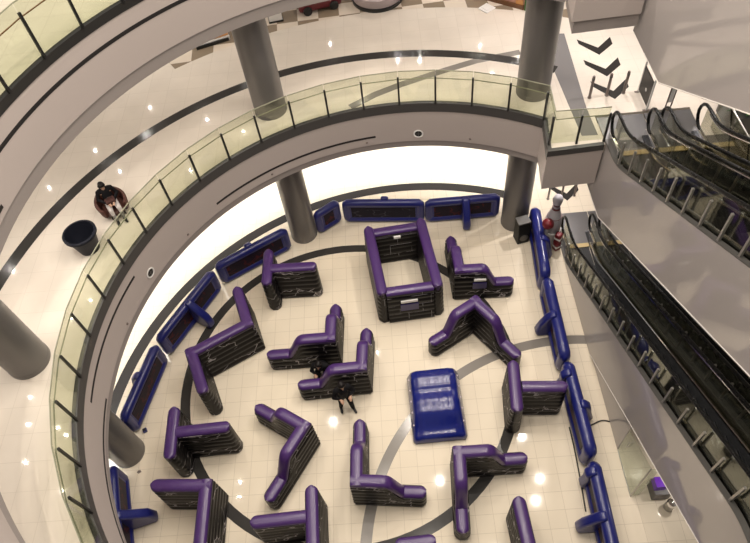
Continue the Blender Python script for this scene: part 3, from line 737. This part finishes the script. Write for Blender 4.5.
# ------------------------------------------------------------------ landings: chevrons, bollards, sign
def chevrons(z, ys, where):
    for k, yy in enumerate(ys):
        mb = MB()
        a = [(-0.47, 0.43), (0.01, -0.10), (0.51, 0.33), (0.47, -0.02), (-0.06, -0.44), (-0.48, 0.20)]
        a = [(7.44 - 0.10 * k + x, yy + y) for x, y in a]
        n = len(a); top = [(x, y, z + 0.004) for x, y in a]; bt = [(x, y, z + 0.0005) for x, y in a]
        mb.add(top + bt, [(0, 1, 4, 5), (1, 2, 3, 4)] + [(i, (i + 1) % n, n + (i + 1) % n, n + i) for i in range(n)])
        o = mb.build('floor_arrow', M['chev'], smooth=0)
        tag(o, 'charcoal chevron on the pale %s floor, %s' % (where, ('furthest from the escalators', 'middle one of the three', 'between the bronze bollards')[k]), 'floor marking', 'charcoal chevrons on the landing floors')
chevrons(Z1, (15.90, 14.90, 13.92), 'gallery')
chevrons(0.0, (17.30, 16.30, 15.32), 'ground')
for lvl, (z, dy, where) in enumerate(((Z1, 0.0, 'gallery landing'), (0.0, 1.40, 'ground floor landing'))):
    for k, x in enumerate((6.49, 6.97, 7.44)):
        b = thing('bollard', Vector((x + 0.04, 13.68 + dy, z)), 0, 'slim bronze bollard on the %s, %s' % (where, ('nearest the glass balustrade side', 'in the middle of the three', 'nearest the hanging black sign side')[k]), 'bollard', 'bronze bollards before the escalators')
        mb = MB(); mb.lathe([(0.055, 0), (0.055, 0.02), (0.038, 0.025), (0.038, 0.70), (0.030, 0.72)], 16); mb.build('post', M['brown'], b)
        mb = MB(); mb.lathe([(0.045, 0.60), (0.045, 0.64), (0.040, 0.645)], 16); mb.build('collar', M['deckgrey'], b)
sg = thing('sign_stand', Vector((7.85, 13.26, Z1)), EROT + R_(0), 'black notice board on white posts between the two upper escalator entrances', 'sign')
mb = MB(); mb.box((-0.015, -0.36, 0.10), (0.015, 0.36, 0.86)); mb.build('board', M['chev'], sg, smooth=0)
for sy in (-0.39, 0.39):
    mb = MB(); mb.box((-0.02, sy - 0.02, 0.0), (0.02, sy + 0.02, 1.0)); mb.build('post', M['white'], sg, smooth=0)
    mb = MB(); mb.box((-0.10, sy - 0.03, 0.0), (0.10, sy + 0.03, 0.015)); mb.build('foot', M['brown'], sg, smooth=0)
mb = MB(); mb.lathe([(0.05, 0.0), (0.05, 0.004), (0.03, 0.005)], 16); o = mb.build('emblem', M['white'], sg); o.location = (-0.016, -0.05, 0.42); o.rotation_euler = (0, -PI / 2, 0)
gt = thing('barrier_gate', Vector((8.32, 12.78, Z1)), EROT, 'short barrier of two parallel chrome bars between the escalator entrances', 'barrier')
for sx in (-0.07, 0.07):
    mb = MB(); mb.tube([(sx, -0.05, 0.0), (sx, -0.05, 0.88), (sx, 0.0, 0.95), (sx, 0.22, 0.95)], 0.02, 8); mb.build('bar', M['brown'], gt)
mb = MB(); mb.box((-0.07, -0.058, 0.3), (0.07, -0.042, 0.85)); mb.build('panel', M['white'], gt, smooth=0)
# grey floor strip by the landing
mb = MB(); a = [(5.93, 15.6), (5.88, 12.25), (6.30, 12.2), (6.33, 13.3), (6.70, 16.7), (6.2, 16.8)]
mb.add([(x, y, Z1 + 0.0035) for x, y in a] + [(x, y, Z1 + 0.0005) for x, y in a], [(0, 1, 2, 3, 4, 5)] + [(i, (i + 1) % 6, 6 + (i + 1) % 6, 6 + i) for i in range(6)])
struct(mb.build('trim_11', M['strip'], smooth=0))
# planter right of the upper pair
pl = thing('planter', Vector((10.15, 11.95, Z1)), EROT, 'green leafy plant in a dark trough right of the upper escalators', 'planter')
mb = MB(); mb.box((-0.65, -0.5, 0.0), (0.65, 0.5, 0.55)); mb.build('trough', M['deckgrey'], pl, smooth=0, bevel=0.02)
mb = MB()
for k in range(90):
    a = random.uniform(0, 2 * PI); r0 = random.uniform(0, 0.4); ln = random.uniform(0.35, 0.75); el = random.uniform(0.3, 1.3)
    b = Vector((r0 * math.cos(a), 0.7 * r0 * math.sin(a), 0.5)); d = Vector((math.cos(a) * math.cos(el), math.sin(a) * math.cos(el), math.sin(el))); sd = Vector((-math.sin(a), math.cos(a), 0)) * 0.05
    p1 = b + d * ln * 0.5; p2 = b + d * ln + Vector((0, 0, -0.12 * ln))
    mb.add([b - sd * 0.3, b + sd * 0.3, p1 + sd, p1 - sd, p2], [(0, 1, 2, 3), (3, 2, 4)])
o = mb.build('foliage', M['leaf'], pl, smooth=0, fix=False)
# glass guard with dark raking struts right of the upper pair
gg = thing('glass_guard', esc(1.2, 2.75, Z1), EROT, 'glass guard with black raking struts between the right escalator and the plant', 'glass guard')
mb = MB(); mb.box((0.10, -1.9, 0.02), (0.112, 0.5, 1.05)); mb.build('pane', M['smoke'], gg, smooth=0)
for y in (-1.3, -0.2):
    mb = MB(); mb.tube([(0.20, y - 0.3, 0.02), (0.16, y + 0.3, 1.0)], 0.022, 8); mb.build('strut', M['black'], gg)
mb = MB(); mb.tube([(0.106, -1.9, 1.06), (0.106, 0.5, 1.06)], 0.02, 8); mb.build('top_rail', M['steel'], gg)

# ------------------------------------------------------------------ gallery: planter tub, shop things
tub = thing('planter_tub', Vector((-6.95, 10.72, Z1)), 0, 'big empty black round planter tub by the gallery balustrade', 'planter tub')
mb = MB(); mb.lathe([(0.24, 0), (0.25, 0.03), (0.35, 0.52), (0.41, 0.56), (0.41, 0.62), (0.355, 0.63), (0.33, 0.52), (0.245, 0.10), (0.22, 0.08)], 36); mb.build('wall', M['bin'], tub, smooth=50)
mb = MB(); mb.lathe([(0.225, 0.085), (0.225, 0.10), (0.01, 0.102)], 30); mb.build('inner_bottom', M['binin'], tub)
# round kiosk, ride, goods and counters at the back of the gallery
kk = thing('round_kiosk', Vector((1.35, 20.0, Z1)), 0, 'round low pink-grey kiosk at the top edge of the gallery floor', 'kiosk')
mb = MB(); mb.lathe([(0.85, 0.0), (0.85, 0.10), (0.80, 0.12)], 40); mb.build('base', M['black'], kk)
mb = MB(); mb.lathe([(0.82, 0.12), (0.88, 0.30), (0.88, 0.42), (0.76, 0.46), (0.70, 0.30), (0.70, 0.2)], 40); mb.build('rim', M['pink'], kk)
mb = MB(); mb.lathe([(0.69, 0.16), (0.69, 0.28), (0.3, 0.34), (0.02, 0.35)], 40); mb.build('seat_pad', M['salmon'], kk)
rd = thing('kiddie_ride', Vector((-0.62, 19.95, Z1)), R_(10), 'dark red and white ride-on car at the top edge beside the checkered tiles', 'ride')
mb = MB(); mb.prism([(-0.7, 0.1), (0.7, 0.1), (0.75, 0.35), (0.35, 0.42), (0.2, 0.62), (-0.35, 0.62), (-0.6, 0.42), (-0.75, 0.35)], 'y', -0.3, 0.3); mb.build('body', M['pinred'], rd, smooth=0, bevel=0.06, seg=3)
mb = MB(); mb.box((-0.30, -0.24, 0.60), (0.15, 0.24, 0.66)); mb.build('seat', M['white'], rd, smooth=0, bevel=0.02)
for x in (-0.45, 0.45):
    for y in (-0.32, 0.32):
        mb = MB(); mb.lathe([(0.13, -0.05), (0.15, -0.03), (0.15, 0.03), (0.13, 0.05)], 18); o = mb.build('wheel', M['black'], rd); o.location = (x, y, 0.15); o.rotation_euler = (PI / 2, 0, 0)
ds = thing('goods_display', Vector((-4.20, 18.95, Z1)), R_(16), 'low stall of orange and teal goods half hidden by the upper gallery', 'stall')
mb = MB(); mb.box((-0.55, -0.28, 0), (0.55, 0.28, 0.14)); mb.build('counter', M['white'], ds, smooth=0, bevel=0.02)
mb = MB(); mb.box((-0.50, -0.20, 0.14), (0.02, 0.24, 0.34)); mb.build('crate', M['teal'], ds, smooth=0, bevel=0.03)
mb = MB(); mb.box((0.06, -0.24, 0.14), (0.53, 0.26, 0.36)); mb.build('tray', M['orange'], ds, smooth=0, bevel=0.03)
mb = MB(); mb.box((-0.58, -0.33, 0.0), (0.50, -0.285, 0.10)); mb.build('price_board', M['black'], ds, smooth=0)
wk = thing('ticket_kiosk', Vector((-2.10, 19.62, Z1)), R_(6), 'small white boxed kiosk beside the upper part of the far column', 'kiosk')
mb = MB(); mb.box((-0.22, -0.2, 0), (0.22, 0.2, 0.8)); mb.build('cabinet', M['white'], wk, smooth=0, bevel=0.02)
mb = MB(); mb.box((-0.17, -0.205, 0.35), (0.17, -0.198, 0.70)); mb.build('screen', M['teal'], wk, smooth=0)
mb = MB(); mb.box((-0.24, -0.22, 0), (0.24, 0.22, 0.06)); mb.build('plinth', M['black'], wk, smooth=0)
ct = thing('shop_counter', Vector((5.62, 18.80, Z1)), R_(-40), 'salmon and orange shop counter with a green end post, top centre', 'counter')
mb = MB(); mb.box((-1.2, -0.3, 0), (0.55, 0.4, 0.95)); mb.build('body', M['salmon'], ct, smooth=0, bevel=0.02)
mb = MB(); mb.box((0.25, -0.32, 0.05), (0.50, -0.30, 0.95)); mb.build('front_panel', M['orange'], ct, smooth=0)
mb = MB(); mb.box((0.56, -0.36, 0.0), (0.76, 0.42, 1.25)); mb.build('end_post', M['green'], ct, smooth=0, bevel=0.02)
mb = MB(); mb.box((-1.22, -0.36, 0.0), (0.55, -0.30, 0.14)); mb.build('kick_board', M['wood'], ct, smooth=0)
wb = MB(); wb.box((-0.20, -0.20, 0), (0.20, 0.20, 0.03)); wb.box((-0.12, -0.12, 0.03), (0.12, 0.12, 0.05)); o = wb.build('white_mat', M['white'], smooth=0, bevel=0.006); o.location = (4.72, 18.55, Z1); o.rotation_euler = (0, 0, R_(35)); tag(o, 'white square sheet lying on the floor before the shop counter', 'mat')

# ------------------------------------------------------------------ people
def capsule_mesh(segs, name, m, parent, voxel=0.014, smooth_it=4):
    """Tapered limbs as one closed surface: every piece is merged by a voxel remesh, so the body is continuous."""
    mb = MB()
    for a, b, r0, r1 in segs:
        a, b = Vector(a), Vector(b); n = 14; d = b - a; L = max(d.length, 1e-4); t = d.normalized() if d.length > 1e-4 else Vector((0, 0, 1))
        u = t.cross(Vector((0, 0, 1)));
        if u.length < 1e-3: u = t.cross(Vector((1, 0, 0)))
        u.normalize(); w = t.cross(u); rings = []
        for k in range(5):
            an = -PI / 2 + (PI / 2) * k / 4 + 0.001; rings.append((a + t * (r0 * math.sin(an)), max(r0 * math.cos(an), 0.002)))
        for k in range(5):
            an = (PI / 2) * k / 4 - 0.001; rings.append((b + t * (r1 * math.sin(an)), max(r1 * math.cos(an), 0.002)))
        mb.loft([[c + (u * math.cos(2 * PI * q / n) + w * math.sin(2 * PI * q / n)) * r for q in range(n)] for c, r in rings])
    o = mb.build(name, m, parent, smooth=0)
    rm = o.modifiers.new('remesh', 'REMESH'); rm.mode = 'VOXEL'; rm.voxel_size = voxel; rm.use_smooth_shade = True
    if smooth_it:
        sm = o.modifiers.new('smooth', 'SMOOTH'); sm.iterations = smooth_it; sm.factor = 0.5
    return o
def hand_segs(w, d, side):
    """Palm, four unequal curled fingers and a thumb that leaves the side of the palm."""
    w = Vector(w); d = Vector(d).normalized(); up = Vector((0, 0, 1)); s = d.cross(up)
    if s.length < 0.1: s = Vector((1, 0, 0))
    s.normalize(); nrm = s.cross(d).normalized(); out = [(w, w + d * 0.085 + s * 0.02, 0.026, 0.024), (w, w + d * 0.085 - s * 0.02, 0.026, 0.024)]
    for k, (o_, ln) in enumerate(((0.034, 0.070), (0.012, 0.080), (-0.011, 0.075), (-0.033, 0.058))):
        b = w + d * 0.085 + s * o_; m_ = b + d * ln * 0.55 - nrm * 0.012; e = m_ + d * ln * 0.35 - nrm * 0.028
        out += [(b, m_, 0.0095, 0.0085), (m_, e, 0.0085, 0.0075)]
    b = w + d * 0.025 + s * 0.03 * side; m_ = b + d * 0.035 + s * 0.03 * side - nrm * 0.01; out += [(b, m_, 0.012, 0.010), (m_, m_ + d * 0.03 - nrm * 0.008, 0.010, 0.0085)]
    return out
def head_segs(c, f):
    """Skull, jaw, nose, ears: c centre, f facing direction."""
    c = Vector(c); f = Vector(f).normalized(); s = f.cross(Vector((0, 0, 1))).normalized(); u = s.cross(f)
    return [(c - f * 0.02 + u * 0.03, c + f * 0.015 + u * 0.03, 0.092, 0.086), (c + f * 0.03 - u * 0.02, c + f * 0.045 - u * 0.085, 0.070, 0.042),
            (c + f * 0.10 + u * 0.01, c + f * 0.118 - u * 0.025, 0.012, 0.018), (c + s * 0.088, c + s * 0.092 - u * 0.03, 0.016, 0.012), (c - s * 0.088, c - s * 0.092 - u * 0.03, 0.016, 0.012),
            (c + f * 0.085 - u * 0.058, c + f * 0.09 - u * 0.058, 0.016, 0.016), (c - f * 0.02 - u * 0.06, c - f * 0.03 - u * 0.19, 0.055, 0.058)]
def face_bits(c, f, parent):
    c = Vector(c); f = Vector(f).normalized(); s = f.cross(Vector((0, 0, 1))).normalized(); u = s.cross(f)
    for q in (-1, 1):
        mb = MB(); p = c + f * 0.090 + s * 0.034 * q + u * 0.012; mb.lathe([(0.0135 * math.sin(PI * i / 8) + 0.0004, -0.0135 * math.cos(PI * i / 8)) for i in range(9)], 12, p); mb.build('eye', M['slot'], parent)
    mb = MB(); p = c + f * 0.101 - u * 0.058; mb.tube([p - s * 0.022 - f * 0.004, p + f * 0.004, p + s * 0.022 - f * 0.004], [0.005, 0.008, 0.005], 8); mb.build('mouth', M['pinred'], parent)
def hair_segs(c, f, long=False):
    c = Vector(c); f = Vector(f).normalized(); s = f.cross(Vector((0, 0, 1))).normalized(); u = s.cross(f)
    o = [(c - f * 0.035 + u * 0.055, c + f * 0.02 + u * 0.075, 0.096, 0.080), (c - f * 0.06 + u * 0.02, c - f * 0.06 - u * 0.06, 0.080, 0.055), (c + s * 0.05 + u * 0.06 + f * 0.02, c - s * 0.05 + u * 0.06 + f * 0.02, 0.066, 0.066)]
    if long: o += [(c - f * 0.08 - u * 0.02, c - f * 0.09 - u * 0.22, 0.065, 0.05)]
    return o

# 1: person in a round chair on the gallery, facing the balustrade
def facing(a): return Vector((math.cos(a), math.sin(a), 0))
PS = 0.82
p1 = thing('person', Vector((-6.40, 11.82, Z1)), 0, 'person in a dark top and pale trousers sitting in a round brown chair', 'person')
fa = math.atan2(CY - 11.72, CX + 6.52) - 0.55; F = facing(fa); Sd = Vector((-F.y, F.x, 0)); U = Vector((0, 0, 1))
bd = []; tr = []; jk = []; sh = []; shin = []
hip = U * 0.50 - F * 0.08; chest = U * 0.88 - F * 0.14; neck = U * 1.02 - F * 0.10; hd = U * 1.16 - F * 0.05
bd += [(hip, chest, 0.12, 0.125), (chest + Sd * 0.1, chest - Sd * 0.1, 0.10, 0.10), (neck - U * 0.05, neck + U * 0.03, 0.06, 0.055)]
jk += [(hip + U * 0.02, chest, 0.165, 0.155), (chest + Sd * 0.14 + U * 0.04, chest - Sd * 0.14 + U * 0.04, 0.095, 0.095)]
for q in (-1, 1):
    hp = hip + Sd * 0.10 * q; kn = U * 0.50 + F * 0.36 + Sd * 0.13 * q; an = U * 0.10 + F * 0.42 + Sd * 0.11 * q; toe = U * 0.045 + F * 0.60 + Sd * 0.13 * q
    bd += [(hp, kn, 0.075, 0.052), (kn, an, 0.05, 0.036), (an - U * 0.04, toe, 0.036, 0.03)]
    tr += [(hp, kn, 0.098, 0.074), (kn, kn - U * 0.16 + F * 0.02, 0.072, 0.062)]
    shin += [(kn - U * 0.16 + F * 0.02, an, 0.058, 0.045)]
    sh += [(an - U * 0.045 - F * 0.04, toe, 0.048, 0.042)]
    so = chest + Sd * 0.20 * q + U * 0.05; el = so - U * 0.22 + Sd * 0.10 * q + F * 0.06; wr = U * 0.66 + F * 0.20 + Sd * 0.10 * q
    bd += [(so, el, 0.05, 0.04), (el, wr, 0.04, 0.028)] + hand_segs(wr, F * 1.0 - Sd * 0.5 * q - U * 0.1, q)
    jk += [(so, el, 0.066, 0.056), (el, wr, 0.055, 0.042)]
bd += head_segs(hd, F - U * 0.35)
capsule_mesh(bd, 'body', M['skin'], p1, 0.011, 2)
capsule_mesh(jk, 'top', M['cloth_black'], p1); capsule_mesh(tr, 'trousers', M['cloth_grey'], p1); capsule_mesh(shin, 'stockings', M['sock'], p1); capsule_mesh(sh, 'shoes', M['shoe'], p1, 0.012)
capsule_mesh(hair_segs(hd, F - U * 0.35, True), 'hair', M['hair'], p1, 0.012); face_bits(hd, F - U * 0.35, p1)
lap = MB(); lp = U * 0.63 + F * 0.16
mtx = Matrix.Translation(lp) @ Matrix.Rotation(fa, 4, 'Z'); bg = thing('handbag', p1.location + lp * PS, fa, 'small maroon bag resting on the lap of the seated person', 'bag')
mb = MB(); mb.box((-0.13, -0.15, 0), (0.11, 0.15, 0.12)); mb.build('body', M['cloth_maroon'], bg, smooth=0, bevel=0.03, seg=3)
mb = MB(); mb.tube([(-0.02, -0.09, 0.11), (-0.02, -0.05, 0.20), (-0.02, 0.05, 0.20), (-0.02, 0.09, 0.11)], 0.010, 8); mb.build('handle', M['black'], bg)
p1.scale = bg.scale = (PS, PS, PS)
ch = thing('tub_chair', p1.location.copy(), fa, 'round brown tub chair on the gallery beside the glass balustrade', 'chair')
mb = MB(); mb.lathe([(0.33, 0.16), (0.36, 0.20), (0.36, 0.32), (0.32, 0.36), (0.02, 0.365)], 30); mb.build('seat', M['chair'], ch)
mb = MB(); rings = []
for i in range(31):
    a = R_(48) + R_(264) * i / 30; c_, s_ = math.cos(a), math.sin(a); e = min(i, 30 - i) / 15; h = 0.54 + 0.20 * (e * e * (3 - 2 * e))
    rings.append([Vector((0.37 * c_, 0.37 * s_, 0.20)), Vector((0.45 * c_, 0.45 * s_, 0.22)), Vector((0.49 * c_, 0.49 * s_, h - 0.03)), Vector((0.47 * c_, 0.47 * s_, h)), Vector((0.41 * c_, 0.41 * s_, h)), Vector((0.385 * c_, 0.385 * s_, h - 0.04))])
mb.loft(rings); mb.build('backrest', M['chair'], ch, smooth=50)
for k in range(4):
    a = PI / 4 + PI / 2 * k; mb = MB(); mb.tube([(0.28 * math.cos(a), 0.28 * math.sin(a), 0.2), (0.31 * math.cos(a), 0.31 * math.sin(a), 0.0)], [0.022, 0.015], 8); mb.build('leg', M['black'], ch)

ch.scale = (PS, PS, PS)

def stander(loc, fa, label, crouch):
    t = thing('person', Vector((loc[0], loc[1], 0)), 0, label, 'person'); F = facing(fa); Sd = Vector((-F.y, F.x, 0)); U = Vector((0, 0, 1))
    bd, top, tr, sh = [], [], [], []
    if crouch: hip = U * 0.42 - F * 0.10; chest = U * 0.74 + F * 0.08; hd = U * 1.02 + F * 0.20
    else: hip = U * 0.92; chest = U * 1.32 + F * 0.03; hd = U * 1.62 + F * 0.07
    bd += [(hip, chest, 0.12, 0.125), (chest + Sd * 0.1, chest - Sd * 0.1, 0.10, 0.10)]
    top += [(hip + (U * 0.04 if crouch else U * 0.05), chest, 0.150, 0.160), (chest + Sd * 0.15 + U * 0.04, chest - Sd * 0.15 + U * 0.04, 0.10, 0.10)]
    for q in (-1, 1):
        hp = hip + Sd * 0.10 * q
        if crouch: kn = U * 0.45 + F * 0.30 + Sd * 0.15 * q; an = U * 0.09 + F * 0.02 + Sd * 0.14 * q
        else: kn = U * 0.50 + Sd * 0.13 * q + F * (0.06 + 0.05 * q); an = U * 0.09 + Sd * 0.16 * q + F * (0.0 + 0.08 * q)
        toe = Vector((an.x, an.y, 0.045)) + F * 0.17 + Sd * 0.03 * q
        bd += [(hp, kn, 0.085, 0.055), (kn, an, 0.052, 0.037), (an - U * 0.04, toe, 0.036, 0.03)]
        tr += [(hp, kn, 0.105, 0.076), (kn, an, 0.074, 0.060)]
        sh += [(an - U * 0.045 - F * 0.05, toe, 0.046, 0.04)]
        so = chest + Sd * 0.20 * q + U * 0.05; el = so - U * 0.26 + Sd * 0.10 * q + F * 0.05; wr = el + F * 0.18 + U * 0.10 - Sd * 0.15 * q
        bd += [(so, el, 0.05, 0.04), (el, wr, 0.04, 0.028)] + hand_segs(wr, F - Sd * 0.3 * q, q)
        top += [(so, el, 0.068, 0.058), (el, wr - F * 0.03, 0.056, 0.044)]
    bd += head_segs(hd, F - U * 0.15)
    capsule_mesh(bd, 'body', M['skin'], t, 0.011, 2); capsule_mesh(top, 'jacket', M['cloth_black'], t); capsule_mesh(tr, 'trousers', M['cloth_black'], t); capsule_mesh(sh, 'shoes', M['shoe'], t, 0.012)
    capsule_mesh(hair_segs(hd, F - U * 0.15), 'hair', M['hair'], t, 0.012); face_bits(hd, F - U * 0.15, t)
stander((-1.37, 8.12), R_(-75), 'person dressed in black standing with legs apart before a low purple bunker', False)
stander((-1.98, 9.31), R_(-100), 'person in black crouching between the two middle purple bunkers', True)

# ------------------------------------------------------------------ light
W = bpy.data.worlds.new('world'); scene.world = W; W.use_nodes = True
bg_ = W.node_tree.nodes['Background']; bg_.inputs[0].default_value = (1.0, 0.93, 0.86, 1); bg_.inputs[1].default_value = 0.22
def lamp(kind, loc, power, size, col=(1, 0.905, 0.79), spread=None, size_y=None, rot=(0, 0, 0), name='downlight'):
    d = bpy.data.lights.new(name, 'AREA'); d.energy = power; d.color = col; d.size = size
    d.shape = kind
    if size_y: d.size_y = size_y
    if spread: d.spread = spread
    o = bpy.data.objects.new(name, d); COL.objects.link(o); o.location = loc; o.rotation_euler = rot
    return o
spots = [(1.25, 16.14), (7.56, 14.29), (2.05, 16.7), (6.66, 14.16), (2.54, 18.53), (-3.98, 16.98), (7.41, 10.41), (7.97, 11.62), (2.12, 12.31),
         (-3.0, 8.0), (1.0, 8.5), (4.5, 8.0), (-3.0, 4.0), (1.0, 4.0), (4.5, 3.5), (-1.0, 12.0), (-5.6, 11.0), (-8.5, 5.0), (-6.0, 14.2), (8.5, 6.0)]
for x, y in spots: lamp('DISK', (x, y, 21.0), 285, 0.09)
# downlights in the ceiling under the upper gallery
for x, y in [(-4.09, 18.65), (-4.55, 17.1), (-0.39, 15.03), (0.41, 14.85), (-7.32, 10.36), (-6.99, 9.07), (-9.0, 7.8), (-9.21, 11.31), (-5.95, 16.98), (6.51, 16.28), (5.46, 20.03), (-6.96, 9.74), (3.05, 14.86), (-7.15, 10.92), (8.78, 16.49), (6.57, 20.5)]:
    lamp('DISK', (x, y, Z2 - 1.47), 17, 0.05, (1, 0.93, 0.84))
for x, y in [(-9.97, 8.84), (-9.85, 8.02), (-8.74, 7.55), (-8.57, 6.04), (-9.71, 6.95), (-8.75, 11.9), (-7.76, 19.25), (-11.01, 17.12), (-8.52, 17.44), (-5.48, 19.62), (-7.76, 20.8), (-9.61, 18.75), (-3.85, 21.62), (-0.52, 23.3), (2.9, 21.38), (5.37, 21.8), (2.05, 21.58), (0.5, 19.0), (3.0, 18.6), (-11.5, 13.5)]:
    lamp('DISK', (x, y, Z2 - 1.47), (13 if x < -8 and y < 13 else 21), 0.06, (1, 0.93, 0.84))
for a in range(66, 200, 12):
    lamp('RECTANGLE', pol(11.2, a, Z1 - 1.47), 62, 1.9, (1, 0.97, 0.93), R_(80), 0.7, (0, 0, R_(a + 90)), 'light_panel')

for x, y, z in ((7.5, 15.2, Z2 - 1.47), (6.2, 17.2, Z2 - 1.47), (8.6, 13.6, Z2 - 1.47), (7.3, 16.0, Z1 - 1.47), (6.6, 14.2, Z1 - 1.47)):
    lamp('DISK', (x, y, z), 72 if z > Z1 else 100, 0.12, (1, 0.93, 0.89))
lamp('DISK', (7.1, 4.4, 1.75), 14, 0.12, (1, 0.93, 0.86))

# ------------------------------------------------------------------ camera
f = 642.78
fw = Vector((0.0, 0.59123352, -0.80650042)); rt = Vector((0.99041582, -0.11139197, -0.0816598)); up = Vector((0.13811768, 0.79877078, 0.58556703))
cam = bpy.data.cameras.new('camera'); co = bpy.data.objects.new('camera', cam); COL.objects.link(co)
cam.sensor_fit = 'HORIZONTAL'; cam.sensor_width = 36.0; cam.lens = f / 750 * 36.0; cam.clip_end = 200
m = Matrix((rt, up, -fw)).transposed().to_4x4(); m.translation = Vector((0, 0, 17.656)); co.matrix_world = m
scene.camera = co
scene.view_settings.view_transform = 'Standard'; scene.view_settings.look = 'None'; scene.view_settings.gamma = 1.0; scene.view_settings.exposure = 0.0
scene.view_settings.use_curve_mapping = False
